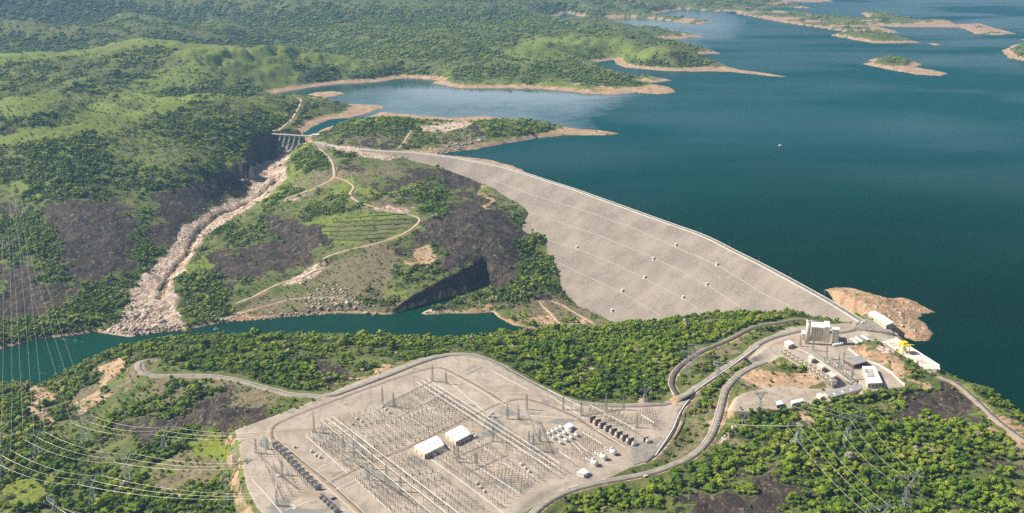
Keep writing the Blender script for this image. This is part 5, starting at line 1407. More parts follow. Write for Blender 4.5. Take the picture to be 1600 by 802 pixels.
# ---- intake deck with the yellow gantry crane
dk = [at(*p, 11.0) for p in ((1376,535),(1399,528),(1468,571.5),(1469,578),(1447,577))]
dc = sum(dk, Vector()) / 5
deck = empty('intake_deck', dc, 0, 'long pale concrete intake deck standing above the lake', 'deck')
MB().prism([(v.x - dc.x, v.y - dc.y) for v in dk], -26, 0).build('slab', M_CONC_L, deck)
p0, p1 = dk[1] - dc, dk[2] - dc
MB().bar((p0.x, p0.y, 0.6), (p1.x, p1.y, 0.6), 0.8).build('parapet', M_WHITE, deck)
p0, p1 = dk[0] - dc, dk[4] - dc
MB().bar((p0.x, p0.y, 0.3), (p1.x, p1.y, 0.3), 0.6).build('kerb', M_CONC, deck)
da = ang(dk[1], dk[2])
for (px, py, n) in ((1392, 536, 4), (1437, 563, 5)):
    for k in range(n):
        p = at(px + k * 1.9, py + k * 1.35, 11.0) - dc
        MB().box((p.x, p.y, 0.12), (1.1, 7.5, 0.25), da).build('hatch_cover', M_ORANGE if k % 2 else M_CREAM, deck)
cp = at(1412, 551, 11.0)
crane = empty('gantry_crane', cp, da, 'bright yellow gantry crane standing across the intake deck', 'crane')
for sx_ in (-5.5, 5.5):
    for sy_ in (-4.5, 4.5):
        MB().bar((sx_, sy_, 0.6), (sx_ * 0.85, sy_ * 0.9, 10.5), 0.9, 0.7).build('leg', M_YELLOW, crane)
        MB().cyl((sx_, sy_, 0.45), 0.45, 0.5, 8, axis='x', rz=0).build('wheel', M_DARK, crane)
for sy_ in (-4.5, 4.5): MB().box((0, sy_, 1.6), (11.5, 0.9, 1.0)).build('sill_beam', M_YELLOW, crane)
MB().box((0, 0, 11.2), (13, 10.5, 1.3)).build('bridge_beam', M_YELLOW, crane)
MB().box((-1, 0, 13.2), (8.5, 7.5, 2.9), 0, 0.9).build('winch_house', M_YELLOW, crane)
MB().bar((3, 0, 12.5), (13, 5.5, 15.0), 0.9, 0.5).build('jib', M_YELLOW, crane)
MB().bar((13, 5.5, 14.8), (13, 5.5, 9.0), 0.12).build('hoist_cable', M_DARK, crane)
MB().box((-6.6, -2.5, 8.6), (2.0, 2.2, 2.2)).build('cab', M_CREAM, crane)
MB().box((0, 0, 5.4), (4.5, 4, 2.6)).build('lifting_frame', M_CREAM, crane)
for k in range(7): MB().bar((-5.7, -4.0 + 0.0 * k, 1.2 + k * 1.3), (-5.7, -3.1, 1.2 + k * 1.3), 0.12).build('ladder_rung', M_YELLOW, crane)

# ---- river gauge pier and boat
gpz = at(338, 524, RIVER_Z)
e = empty('gauge_pier', gpz, 0.2, 'dark slender gauge tower standing in the river below the channel mouth', 'tower')
MB().cyl((0, 0, -3), 1.5, 13, 10).build('shaft', M_PIER, e); MB().box((0, 0, 10.6), (7.5, 5, 1.0)).build('platform', M_CONC, e)
MB().box((0, 0, 12.2), (3, 3, 2.4)).build('gauge_box', M_GREY, e)
for s_ in (-3.4, 3.4): MB().bar((s_, -2.2, 11), (s_, 2.2, 12.4), 0.15).build('rail', M_STEEL, e)
bt = empty('boat', at(1219, 228, 0.1), 0.6, 'tiny white boat alone on the open reservoir', 'boat')
hull = MB(); hull.add([(-6, -1.8, 1.4), (4, -1.8, 1.4), (8, 0, 1.8), (4, 1.8, 1.4), (-6, 1.8, 1.4), (-5.5, -1.1, -0.4), (3.5, -1.1, -0.4), (6, 0, -0.2), (3.5, 1.1, -0.4), (-5.5, 1.1, -0.4)],
         [(0, 1, 2, 3, 4), (0, 5, 6, 1), (1, 6, 7, 2), (2, 7, 8, 3), (3, 8, 9, 4), (4, 9, 5, 0), (9, 8, 7, 6, 5)])
hull.build('hull', M_WHITE, bt); MB().box((-1, 0, 2.4), (4.5, 2.6, 2.0), 0, 0.85).build('cabin', M_WHITE, bt); MB().box((1.3, 0, 2.6), (0.1, 2.0, 0.9)).build('windscreen', M_DARK, bt)

# ---- switchyard ground works
M_YROAD = simple('yard_road_gravel', (0.335, 0.255, 0.195), 0.95, 0.14, 0.12)
M_KERB = simple('kerb_concrete', (0.68, 0.62, 0.55), 0.85, 0.10, 0.3)
def c2(x, y): return (350 + x / 2.996, 535 + y / 2.996)
def c3(x, y): return (700 + x / 2.996, 535 + y / 2.996)
YR = [([(428, 690), (422, 680), (425, 668), (440, 657.5), (480, 641), (550, 615), (600, 597), (650, 580), (672, 575.5), (690, 576), (712, 586), (740, 601), (767, 617), (783, 628), (800, 633)], 7.5, 'brown gravel yard road rounding the upper corner of the switchyard'),
      ([(426, 686), (450, 706), (480, 731), (511, 755), (535, 777), (562, 802), (575, 815)], 7.5, 'brown gravel road running beside the grey transformer row'),
      ([(511, 755), (560, 731), (606, 711), (647, 695), (690, 672), (740, 648), (784, 628)], 6.5, 'straight central gravel road past the two control houses'),
      ([(784, 630), (800, 625), (817, 624), (845, 631), (884, 646), (910, 661), (935, 677), (955, 690), (985, 696), (1010, 700)], 6.5, 'gravel road from the central junction to the brown walled transformers')]
for k, (p, wdt, lb) in enumerate(YR):
    pts = [yd(*q) for q in p]
    ln = catmull(np.array([list(v) for v in pts]), 6)
    o = ribbon('yard_road', ln, wdt, M_YROAD, None, 0, 0.06 + 0.012 * k, 0.3); tag(o, lb, 'road', None, 'structure')
    if k < 3:
        a = ribbon('kerb', ln, 0.55, M_KERB, o, wdt / 2 + 0.1, 0.24, 0.5); b = ribbon('kerb', ln, 0.55, M_KERB, o, -wdt / 2 - 0.1, 0.24, 0.5)
TR = [[c2(865, 253), c2(980, 325), c2(1078, 398)], [c2(690, 325), c2(880, 475)], [c2(870, 350), c2(985, 430)], [c2(388, 440), c2(577, 610)], [c2(615, 640), c2(785, 795)], [c2(945, 530), c2(1120, 655), c2(1310, 800)],
      [c2(1050, 490), c2(1215, 600), c2(1385, 705)], [c2(1150, 445), c2(1300, 550)], [c2(1312, 565), c2(1472, 665)], [c2(1052, 180), c2(1222, 327)], [c2(130, 640), c2(200, 715), c2(272, 800)], [c2(440, 592), c2(512, 560)],
      [c2(520, 690), c2(610, 648), c2(700, 608)], [c2(560, 690), c2(700, 640)], [c2(280, 790), c2(470, 720)], [c3(345, 340), c3(610, 358)], [c3(280, 355), c3(345, 340)], [c3(200, 130), c3(380, 225)], [c3(680, 402), c3(830, 490)],
      [c3(450, 232), c3(640, 355)], [c3(630, 420), c3(720, 475)], [c3(905, 340), c3(965, 378)], [c3(755, 345), c3(830, 388)], [(560, 800), c2(780, 640)][:0] or [c2(480, 570), c2(440, 592)], [c2(510, 370), c2(660, 500), c2(760, 580)]]
for k, t in enumerate(TR):
    strip('cable_trench', [yd(*q) for q in t], 1.1, M_KERB, 'pale cable trench cover line near %s' % near_anchor((t[0][0] + t[-1][0]) / 2, (t[0][1] + t[-1][1]) / 2, YANCH), 'trench', 0.10 + 0.004 * k, 0.3, None, None, 'cable trench covers in the switchyard')
# white kerb wall beside the ramp, brown retaining line, kerb of the lower road
def ground_line(px_, step=5.0, dz=0.0):
    p = resample(catmull(hit(px_), 6), step); p[:, 2] = samp(GH, p[:, 0], p[:, 1]) + dz; return p
tag(ribbon('kerb_wall', ground_line([(1186, 541), (1160, 560), (1137, 577), (1110, 595), (1094, 606), (1078, 624), (1066, 640), (1058, 655), (1053, 668), (1043, 685), (1030, 704), (1024, 713)], 6, 1.0), 1.0, M_WHITE, None, 0, 0, 2.4), 'white kerb wall curving down along the edge of the asphalt ramp', 'wall')
tag(ribbon('retaining_wall', ground_line([(1070, 645), (1068, 660), (1061, 675), (1052, 690), (1058, 698)], 4, 1.2), 0.8, M_BROWN, None, 0, 0, 3.0), 'low brown retaining wall in the scrub beside the ramp', 'wall')
pl, wd = ROAD_W['lower_road']
tag(ribbon('roadside_kerb', pl, 0.8, M_KERB, None, -wd / 2 - 0.3, 0.55, 1.4), 'pale kerb along the upper edge of the winding lower road', 'kerb')
pl, wd = ROAD_W['access_road']
tag(ribbon('roadside_kerb', pl, 0.6, M_KERB, None, wd / 2 + 0.3, 0.4, 1.2), 'pale kerb following the outer edge of the access road', 'kerb')
pl, wd = ROAD_W['tunnel_road']
tag(ribbon('roadside_kerb', pl, 0.6, M_KERB, None, wd / 2 + 0.3, 0.4, 1.2), 'pale kerb along the narrow dark forest road', 'kerb')

# ---- lattice work
def lattice(mb, x0, y0, w0, z0, w1, z1, n, t, x1=None, y1=None):
    """four cornered lattice leg stack between two heights"""
    x1 = x0 if x1 is None else x1; y1 = y0 if y1 is None else y1
    cs = ((-1, -1), (1, -1), (1, 1), (-1, 1))
    def pt(c, f): 
        w_ = w0 + (w1 - w0) * f
        return (x0 + (x1 - x0) * f + c[0] * w_ / 2, y0 + (y1 - y0) * f + c[1] * w_ / 2, z0 + (z1 - z0) * f)
    for k in range(n):
        fa, fb = k / n, (k + 1) / n
        for q in range(4):
            c, d = cs[q], cs[(q + 1) % 4]
            mb.bar(pt(c, fa), pt(d, fb), t * 0.6, n=3)
            if k % 2 == 0 or n < 4: mb.bar(pt(d, fa), pt(c, fb), t * 0.6, n=3)
            mb.bar(pt(c, fb), pt(d, fb), t * 0.5, n=3)
    return pt, cs
def beam(mb, p0, p1, w, n, t):
    p0 = Vector(p0); p1 = Vector(p1)
    u = (p1 - p0).normalized(); s_ = u.cross(Vector((0, 0, 1))).normalized() * w / 2; up_ = Vector((0, 0, w / 2))
    for sg in (-1, 1):
        for uu in (-1, 1): mb.bar(p0 + s_ * sg + up_ * uu, p1 + s_ * sg + up_ * uu, t, n=3)
    for k in range(n):
        a_ = p0.lerp(p1, k / n); b_ = p0.lerp(p1, (k + 1) / n)
        for sg in (-1, 1):
            mb.bar(a_ + s_ * sg - up_, b_ + s_ * sg + up_, t * 0.7, n=3)
        mb.bar(a_ + s_ + up_, b_ - s_ + up_, t * 0.7, n=3)
def string(p, dz, out=(0, 0)):
    mb = MB(); q = Vector(p); e_ = q + Vector((out[0], out[1], dz))
    for k in range(6):
        a_ = q.lerp(e_, k / 6); b_ = q.lerp(e_, (k + 0.6) / 6); mb.bar(a_, b_, 0.42, 0.30, 6)
    mb.bar(q, e_, 0.12, n=4)
    return mb
def pylon_parts(H_, base_w, arm, style, t=0.30):
    """body: legs, bracing; head: a Y window with a wide cross beam, two earth wire peaks, three strings"""
    parts = []
    waist = H_ * 0.56
    br_ = MB()
    pt, cs = lattice(br_, 0, 0, base_w, 0.0, 2.2, waist, 6, t)
    for c in cs:
        l_ = MB(); l_.bar(pt(c, 0), pt(c, 1), t * 1.25, t * 1.0, 4); f_ = pt(c, 0); l_.box((f_[0], f_[1], -0.6), (1.4, 1.4, 1.6))
        parts.append(('leg', l_, M_STEEL))
    parts.append(('lattice_bracing', br_, M_STEEL))
    hd = MB(); ca = MB(); za = H_ * 0.86
    if style == 'delta':
        for s_ in (-1, 1):
            beam(hd, (0, 0, waist), (s_ * arm * 0.30, 0, za), 1.3, 7, t * 0.8)
            beam(hd, (s_ * arm * 0.30, 0, za), (s_ * arm * 0.34, 0, H_), 0.9, 3, t * 0.7)
        parts.append(('yoke_frame', hd, M_STEEL))
        beam(ca, (-arm / 2, 0, za), (arm / 2, 0, za), 1.5, 14, t * 0.8)
        tips = [(-arm / 2, 0, za), (0, 0, za), (arm / 2, 0, za)]
    else:
        beam(hd, (0, 0, waist), (0, 0, H_), 1.8, 8, t * 0.8)
        parts.append(('mast_head', hd, M_STEEL))
        for s_, zz_ in ((-1, za), (1, za), (-1, H_ * 0.68), (1, H_ * 0.68)):
            beam(ca, (0, 0, zz_), (s_ * arm / 2, 0, zz_ + 0.4), 1.1, 6, t * 0.8)
        tips = [(-arm / 2, 0, za), (arm / 2, 0, za), (arm / 2, 0, H_ * 0.68)]
    parts.append(('crossarm', ca, M_STEEL))
    for p in tips: parts.append(('insulator_string', string((p[0], p[1], p[2] - 0.8), -3.4), M_WHITE))
    return parts, [(p[0], p[1], p[2] - 4.2) for p in tips]
_pp = {}
def pylon(px, py, H_, arm, az, label, style='delta', base_w=8.5, group='lattice pylons of the power lines'):
    b = gp(px, py)
    key = (H_, base_w, arm, style)
    if key not in _pp:
        parts, tips = pylon_parts(H_, base_w, arm, style)
        _pp[key] = ([(n, m.mesh(n, mt)) for n, m, mt in parts], tips)
    meshes, tips = _pp[key]
    e = empty('pylon', (b.x, b.y, b.z), az, label, 'pylon', group)
    for n, me in meshes: link(n, me, e)
    M_ = Matrix.Translation(b) @ Matrix.Rotation(az, 4, 'Z')
    return [M_ @ Vector(t) for t in tips]
def wire(a, b, sag, label, group, r=0.15, twin=0.0):
    a = Vector(a); b = Vector(b); n = 22; mb = MB()
    L = (b - a).length
    pts = []
    for k in range(n + 1):
        t = k / n; p = a.lerp(b, t); p.z -= 4 * sag * t * (1 - t); pts.append(p)
    side = (b - a).cross(Vector((0, 0, 1))).normalized()
    for s_ in ((-twin, twin) if twin else (0,)):
        vs = []
        for p in pts:
            for q in range(3):
                an = 2.09 * q; vs.append(p + side * (s_ + r * math.cos(an)) + Vector((0, 0, r * math.sin(an))))
        mb.add(vs, [(3 * k + q, 3 * k + (q + 1) % 3, 3 * (k + 1) + (q + 1) % 3, 3 * (k + 1) + q) for k in range(n) for q in range(3)])
    return tag(mb.build('power_cable', M_WIRE), label, 'cable', group)
def span(A, B, sag, what, grp='cables of the power lines', order=(0, 1, 2), r=0.15, twin=0.0):
    for k, nm in enumerate(('left', 'middle', 'right')):
        wire(A[k], B[order[k]], sag, 'pale %s cable of the three strung %s' % (nm, what), grp, r, twin)
D = R
T1 = pylon(132, 692, 42, 27, D(50), 'grey lattice pylon farthest up the left hillside below the pale track')
T2 = pylon(58, 716, 40, 27, D(50), 'lattice pylon in the trees nearest the river on the left hillside')
T3 = pylon(257, 707, 38, 27, D(50), 'lattice pylon at the edge of the dark rock patch')
T4 = pylon(200, 756, 42, 27, D(50), 'large lattice pylon standing just left of the dry meadow')
T5 = pylon(146, 789, 40, 27, D(50), 'lattice pylon in the trees between the yellow shrubs and the dry meadow')
T6 = pylon(4, 742, 36, 27, D(50), 'lattice pylon cut by the left picture edge')
T7 = pylon(86, 826, 40, 20, D(-40), 'lattice pylon whose top alone shows at the lower left')
T8 = pylon(367, 729, 26, 12, D(70), 'shorter narrow lattice pylon on the slope edge beside the yard', 'mast', 4.5)
T9 = pylon(355, 791, 44, 12, D(70), 'tall narrow lattice pylon in front of the yard corner', 'mast', 6)
TB = pylon(26, 330, 34, 26, D(50), 'far lattice pylon on the opposite river bank', 'delta', 8)
TC = pylon(6, 392, 34, 26, D(50), 'far lattice pylon lower on the opposite dark rock slope', 'delta', 8)
R1 = pylon(1246, 698, 34, 26, D(8), 'lattice pylon in the forest just left of the widest pylon', 'delta', 12)
R2 = pylon(1324, 695, 40, 38, D(8), 'wide armed lattice pylon in the forest below the plant plateau', 'delta', 10)
R3 = pylon(1414, 797, 42, 30, D(14), 'lattice pylon deep in the lower right forest', 'delta', 9)
R4 = pylon(1370, 845, 40, 28, D(14), 'lattice pylon showing only its top above the lower frame edge', 'delta', 9)
A1 = pylon(1074, 585, 36, 20, D(-30), 'lattice pylon in the loop of the dark forest road', 'delta', 8)
A2 = pylon(1085, 572, 34, 20, D(-30), 'lattice pylon right behind the one in the forest road loop', 'delta', 8)
A3 = pylon(1008, 628, 20, 14, D(0), 'short lattice pylon on the grass mound above the access road', 'delta', 7)
A4 = pylon(1122, 588, 22, 14, D(-30), 'short lattice pylon beside the white kerb wall', 'mast', 4)
A5 = pylon(1187, 640, 24, 16, D(10), 'short lattice pylon on the grey gravel lot', 'delta', 6)
A6 = pylon(1161, 668, 20, 14, D(10), 'short lattice pylon among the rocks beside the lower road', 'delta', 6)
span(T1, T3, 7, 'from the highest hillside pylon', r=0.105); span(T2, T4, 9, 'above the dark rock and the wood', r=0.105); span(T6, T5, 9, 'from the picture edge to the yellow shrubs', r=0.105)
mast_pts = lambda px, py, h: [yd(px + d, py + e_, h) for d, e_ in ((-6, 4), (0, 0), (6, -4))]
span(T3, mast_pts(432, 676, 20), 6, 'from the rock patch pylon into the yard', r=0.105); span(T4, mast_pts(396, 726, 20), 6, 'over the dry meadow into the yard', r=0.105); span(T5, mast_pts(405, 775, 18), 7, 'from the shrub pylon towards the yard corner', r=0.105)
span(TB, T2, 26, 'across the river to the wood pylon', r=0.11); span(TC, T6, 26, 'across the river to the edge pylon', r=0.11)
span(TB, T1, 26, 'across the river to the highest hillside pylon', r=0.09)
TO = [gp(-60, 800) + Vector((0, 0, 34 + 0 * k)) + Vector((k * 9, k * 9, 0)) for k in range(3)]
span(T7, TO, 5, 'leaving through the lower left corner', r=0.10)
TO2 = [gp(150 + 10 * k, 850) + Vector((k * 9, k * 6, 20)) for k in range(3)]
span(T7, TO2, 3, 'running down from the lower left pylon top', r=0.12)
span([yd(1000, 640, 18), yd(1006, 646, 18), yd(1010, 652, 18)], R1, 5, 'from the yard over the lower road', r=0.15)
span(A4, R2, 6, 'from the kerb wall over the gravel lot', r=0.15); span(R1, R4, 6, 'down over the forest from the left big pylon', r=0.17); span(R2, R3, 7, 'down over the forest from the widest pylon', r=0.14)
span(A1, [at(1185 + 5 * k, 545 - 3 * k, PLANT_Z + 18) for k in range(3)], 5, 'from the forest loop to the plateau', r=0.12)

# ---- yard masts, gantries and busbars
def mast(px, py, h, label, gz=YARD_Z, group='lattice masts of the switchyard'):
    key = ('mast', h)
    if key not in _pp:
        br_ = MB(); pt, cs = lattice(br_, 0, 0, 2.4, 0, 1.2, h * 0.8, 7, 0.24)
        ls = [MB().bar(pt(c, 0), pt(c, 1), 0.30, 0.26) for c in cs]
        pk = MB()
        for c in cs: pk.bar(pt(c, 1), (0, 0, h), 0.22, 0.16)
        _pp[key] = [('leg', m.mesh('leg', M_DSTEEL)) for m in ls] + [('lattice_bracing', br_.mesh('lattice_bracing', M_DSTEEL)), ('peak', pk.mesh('peak', M_DSTEEL))]
    e = empty('lattice_mast', at(px, py, gz), D(20), label, 'mast', group)
    for n, me in _pp[key]: link(n, me, e)
    return e
MASTS = [(491, 676, 26), (598, 634, 27), (615, 637, 22), (676, 596, 24), (697, 600, 19), (537, 706, 22), (553, 715, 22), (582, 733, 22), (604, 752, 22), (626, 768, 20), (575, 750, 20), (400, 708, 20), (418, 702, 16), (441, 742, 20), (433, 790, 20),
         (823, 640, 22), (810, 655, 18), (833, 705, 24), (826, 693, 16), (908, 650, 22), (947, 640, 22), (974, 640, 20), (843, 690, 18), (710, 716, 18), (716, 722, 22), (744, 728, 18), (770, 690, 20), (793, 655, 20), (880, 640, 20), (995, 668, 16)]
for k, (px, py, h) in enumerate(MASTS):
    mast(px, py, h, '%s grey lattice mast near %s' % ('tall' if h >= 23 else ('short' if h < 19 else 'mid-height'), near_anchor(px, py, YANCH)))
GANT = [((491, 676), (553, 715)), ((537, 706), (604, 752)), ((598, 634), (676, 596)), ((400, 708), (441, 742)), ((908, 650), (974, 640)), ((710, 716), (770, 690)), ((823, 640), (843, 690)), ((582, 733), (626, 768))]
for (a_, b_) in GANT:
    A_, B_ = yd(*a_, 15.5), yd(*b_, 15.5)
    m_ = MB(); d_ = B_ - A_; beam(m_, (0, 0, 0), tuple(d_), 1.2, max(6, int(d_.length / 4)), 0.20)
    g_ = empty('gantry_beam', A_, 0, 'horizontal lattice beam strung between masts near %s' % near_anchor((a_[0] + b_[0]) / 2, (a_[1] + b_[1]) / 2, YANCH), 'beam', 'gantry beams of the switchyard')
    m_.build('truss', M_DSTEEL, g_)
    for k in range(3):
        p = d_ * ((k + 1) / 4); string((p.x, p.y, p.z - 0.6), -2.6).build('insulator_string', M_CER, g_)
def busbar(a_, b_, h, label, w=0.42, step=26, group='elevated white busbars of the switchyard'):
    A_, B_ = yd(*a_, h), yd(*b_, h)
    e = empty('busbar', (A_.x, A_.y, YARD_Z), 0, label, 'busbar', group)
    d_ = B_ - A_; n = max(1, int(round(d_.length / step)))
    MB().bar((0, 0, h), (d_.x, d_.y, h), w, n=6).build('tube', M_ALU, e)
    key = ('bp', h)
    if key not in _pp:
        _pp[key] = (MB().cyl((0, 0, 0), 0.26, h * 0.62, 6, 0.22).mesh('post', M_STEEL), MB().cyl((0, 0, h * 0.62), 0.30, h * 0.36, 6, 0.2).mesh('insulator', M_CER))
    for k in range(n + 1):
        p = d_ * (k / n)
        link('post', _pp[key][0], e, (p.x, p.y, 0)); link('insulator', _pp[key][1], e, (p.x, p.y, 0))
BUS = [(c2(905,187), c2(1530,590), 'lowest of the three long white busbars crossing the yard to the right'), (c2(925,177), c2(1553,577), 'middle one of the three long white busbars crossing the yard to the right'), (c2(947,168), c2(1575,568), 'upper one of the three long white busbars crossing the yard to the right'),
       (c2(455,365), (678, 806), 'lowest of the three long white busbars left of the longer control house'), (c2(482,355), (702, 806), 'middle one of the three long white busbars left of the longer control house'), (c2(505,345), (722, 806), 'upper one of the three long white busbars left of the longer control house'),
       (c3(470,224), c3(635,305), 'white busbar along the forest edge of the yard'), (c3(665,293), c3(742,333), 'short white busbar above the brown walled transformers'), (c3(765,345), c3(880,408), 'white busbar just behind the brown walls'),
       (c3(628,420), c3(722,475), 'short white busbar between tank rows and the gravel road'), (c3(580,468), c3(632,522), 'lower of two short busbars beside the white tanks'), (c3(600,465), c3(652,512), 'upper of two short busbars beside the white tanks'),
       (c3(905,338), c3(966,376), 'short white busbar at the right end of the yard'), (c3(520,510), c3(570,545), 'shortest white busbar below the tank rows')]
for a_, b_, lb in BUS: busbar(a_, b_, 11 if 'long' in lb else 9, lb)

# overhead strung conductors between the masts of the switchyard
STR = [((491, 676), (582, 733)), ((598, 634), (716, 722)), ((676, 596), (793, 655)), ((537, 706), (626, 768)), ((615, 637), (710, 716)), ((697, 600), (823, 640)), ((823, 640), (833, 705)), ((908, 650), (843, 690)), ((947, 640), (880, 640)), ((400, 708), (433, 790)), ((553, 715), (575, 750)), ((770, 690), (833, 705)), ((716, 722), (744, 728)), ((974, 640), (995, 668))]
for (a_, b_) in STR:
    A_, B_ = yd(*a_, 15), yd(*b_, 15); sd_ = (B_ - A_).cross(Vector((0, 0, 1))).normalized() * 3.4
    for k in (-1, 0, 1):
        wire(A_ + sd_ * k, B_ + sd_ * k, 1.6, 'thin conductor strung between masts near %s' % near_anchor((a_[0] + b_[0]) / 2, (a_[1] + b_[1]) / 2, YANCH), 'overhead conductors of the switchyard', 0.075)
# equipment kinds
def kind_post():
    e = empty('insulator_post', (0, 0, 0)); MB().cyl((0, 0, 0), 0.28, 3.4, 5).build('support', M_DSTEEL, e)
    MB().cyl((0, 0, 3.4), 0.42, 3.0, 6, 0.32).build('insulator', M_CER, e); return e
def kind_disc():
    e = empty('disconnector', (0, 0, 0))
    for s_ in (-2.2, 2.2): MB().cyl((s_, 0, 0), 0.20, 3.2, 5).build('support', M_DSTEEL, e); MB().cyl((s_, 0, 3.4), 0.32, 2.4, 6, 0.24).build('insulator', M_CER, e)
    MB().box((0, 0, 3.3), (5.2, 0.4, 0.3)).build('base_frame', M_STEEL, e); MB().bar((-2.2, 0, 5.9), (2.2, 0, 6.3), 0.16).build('blade', M_ALU, e); return e
def kind_brk():
    e = empty('circuit_breaker', (0, 0, 0)); MB().box((0, 0, 1.3), (1.3, 1.0, 2.6)).build('control_cabinet', M_GREY, e)
    MB().cyl((0, 0, 2.6), 0.34, 3.4, 7, 0.28).build('column', M_CER, e)
    for s_ in (-1, 1): MB().bar((0, 0, 6.0), (s_ * 2.6, 0, 6.9), 0.42, 0.36, 7).build('breaker_head', M_WHITE, e)
    return e
Q = [([c2(880,240), c2(935,205), c2(1160,345), c2(1085,385)], 'upper field behind the squarer control house'), ([c2(705,318), c2(860,262), c2(1065,395), c2(895,468)], 'field behind the two control houses'),
     ([c2(585,352), c2(688,330), c2(875,480), c2(760,530)], 'field left of the longer control house'), ([c2(510,375), c2(570,362), c2(745,535), c2(690,560)], 'narrow field beside the left long busbars'),
     ([c2(400,445), c2(470,390), c2(680,560), c2(595,600)], 'leftmost field beside the small pump shed'), ([c2(620,645), c2(700,600), c2(940,795), c2(790,800)], 'lower left field in front of the central road'),
     ([c2(770,565), c2(880,535), c2(1215,790), c2(1050,795)], 'field in front of the longer control house'), ([c2(960,525), c2(1055,488), c2(1380,705), c2(1290,770)], 'lower middle field'),
     ([c2(1080,470), c2(1165,435), c2(1455,660), c2(1390,698)], 'field below the squarer control house'), ([c2(1180,365), c2(1240,345), c2(1540,600), c2(1475,645)], 'field along the right long busbars'),
     ([c2(150,500), c2(225,470), c2(390,680), c2(280,745)], 'side field outside the grey transformer row'), ([c3(660,330), c3(870,425), c3(900,380), c3(690,300)], 'field behind the brown walled transformers'),
     ([c3(540,520), c3(640,560), c3(720,480), c3(625,425)], 'field beside the three big white tanks'), ([c3(380,440), c3(440,410), c3(560,520), c3(480,580)], 'field below the white tank rows'), ([c3(880,350), c3(960,410), c3(1010,360), c3(930,320)], 'right end field of the yard')]
kinds = {'post': (kind_post(), 'insulator post in the %s', 'post', 'insulator posts'), 'disc': (kind_disc(), 'two column switch in the %s', 'switch', 'disconnector switches'), 'brk': (kind_brk(), 'white headed circuit breaker in the %s', 'breaker', 'circuit breakers')}
used_ = {k: 0 for k in kinds}; lim = {'post': 296, 'disc': 200, 'brk': 90}
more_posts = []
for q, wh in Q:
    a_, b_, c_, d_ = [yd(*p) for p in q]
    na = max(2, int(round((b_ - a_).length / 6.6))); nb = max(3, int(round((c_ - b_).length / 6.2)))
    az = ang(a_, b_)
    row_kind = [random.choice(['post', 'disc', 'post', 'disc', 'brk', 'post', 'none']) for _ in range(nb + 1)]
    for j in range(nb + 1):
        for i in range(na + 1):
            if row_kind[j] == 'none' or random.random() < 0.08: continue
            s_, t_ = i / na, j / nb
            p = a_.lerp(b_, s_).lerp(d_.lerp(c_, s_), t_)
            kd = row_kind[j]
            if kd == 'disc' and i % 2: kd = 'post'
            if used_[kd] >= lim[kd]: kd = 'post'
            if used_[kd] >= lim[kd]: more_posts.append((p, az)); continue
            src, lb, ct, gr = kinds[kd]
            o = src if used_[kd] == 0 else copy_tree(src)
            o.location = p; o.rotation_euler = (0, 0, az + (math.pi / 2 if kd == 'disc' else 0)); used_[kd] += 1
            tag(o, lb % wh, ct, gr + ' of the ' + wh)
if more_posts:
    m_ = MB()
    for p, az in more_posts:
        m_.cyl((p.x, p.y, p.z), 0.28, 3.4, 5); m_.cyl((p.x, p.y, p.z + 3.4), 0.42, 3.0, 5, 0.32)
    tag(m_.build('small_insulator_posts', M_CER), 'many more insulator posts spread over the switchyard gravel', None, None, 'stuff')
print('equipment', used_, len(more_posts))

# transformers between fire walls
def transformer(e, tank, s_=1.0, az=0.0):
    MB().box((0, 0, 2.0 * s_), (4.2 * s_, 2.8 * s_, 3.6 * s_)).build('tank', tank, e)
    MB().box((0, 0, 0.15), (5.6 * s_, 4.2 * s_, 0.3)).build('plinth', M_CONC, e)
    MB().cyl((0, 1.0 * s_, 4.9 * s_), 0.55 * s_, 3.6 * s_, 10, axis='x').build('conservator', tank, e)
    for x in (-1.3, 0, 1.3): MB().cyl((x * s_, -0.6 * s_, 3.8 * s_), 0.28 * s_, 2.4 * s_, 6, 0.12 * s_).build('bushing', M_CER, e)
    for x in (-2.6, 2.6):
        m_ = MB()
        for k in range(5): m_.box((x * s_, (-1.1 + k * 0.55) * s_, 1.9 * s_), (0.8 * s_, 0.18, 2.8 * s_))
        m_.build('radiator', tank, e)
def wall_row(p0, p1, n, wall, tank, lab_w, lab_t, grp, wl=7.5, wh=6.5, first_wall=True, last=False, ts=1.0):
    A_, B_ = p0, p1; d_ = (B_ - A_) / (n - 1 if n > 1 else 1); az = math.atan2(d_.y, d_.x)
    wp = tp = None
    for k in range(n):
        p = A_ + d_ * k
        if wall is not None:
            if wp is None:
                wp = empty('fire_wall', p, az); MB().box((0, 0, wh / 2 - 0.2), (0.7, wl, wh)).build('panel', wall, wp); MB().box((0, 0, wh - 0.1), (1.0, wl + 0.3, 0.35)).build('coping', M_CONC if wall is M_BROWN else wall, wp); o = wp
            else: o = copy_tree(wp); o.location = p
            tag(o, lab_w % ORD[k], 'wall', 'walls of ' + grp)
        if k < n - 1 or wall is None or last:
            pt_ = p + (d_ * 0.5 if wall is not None else Vector((0, 0, 0)))
            if tp is None: tp = empty('transformer', pt_, az + math.pi / 2); transformer(tp, tank, ts); o = tp
            else: o = copy_tree(tp); o.location = pt_
            tag(o, lab_t % ORD[k], 'transformer', 'transformers of ' + grp)
wall_row(yd(926, 660), yd(986, 694), 8, M_BROWN, M_WHITE, '%s brown fire wall from the forest side of the right transformer row', 'white transformer beyond the %s brown fire wall', 'the brown walled row', 8.0, 8.0, last=True)
wall_row(yd(1009, 690), yd(1016, 694), 1, M_BROWN, M_WHITE, '%s and only brown fire wall standing apart at the right end', 'white transformer beside the %s lone brown wall', 'the lone bay', 7, 6.0, last=True)
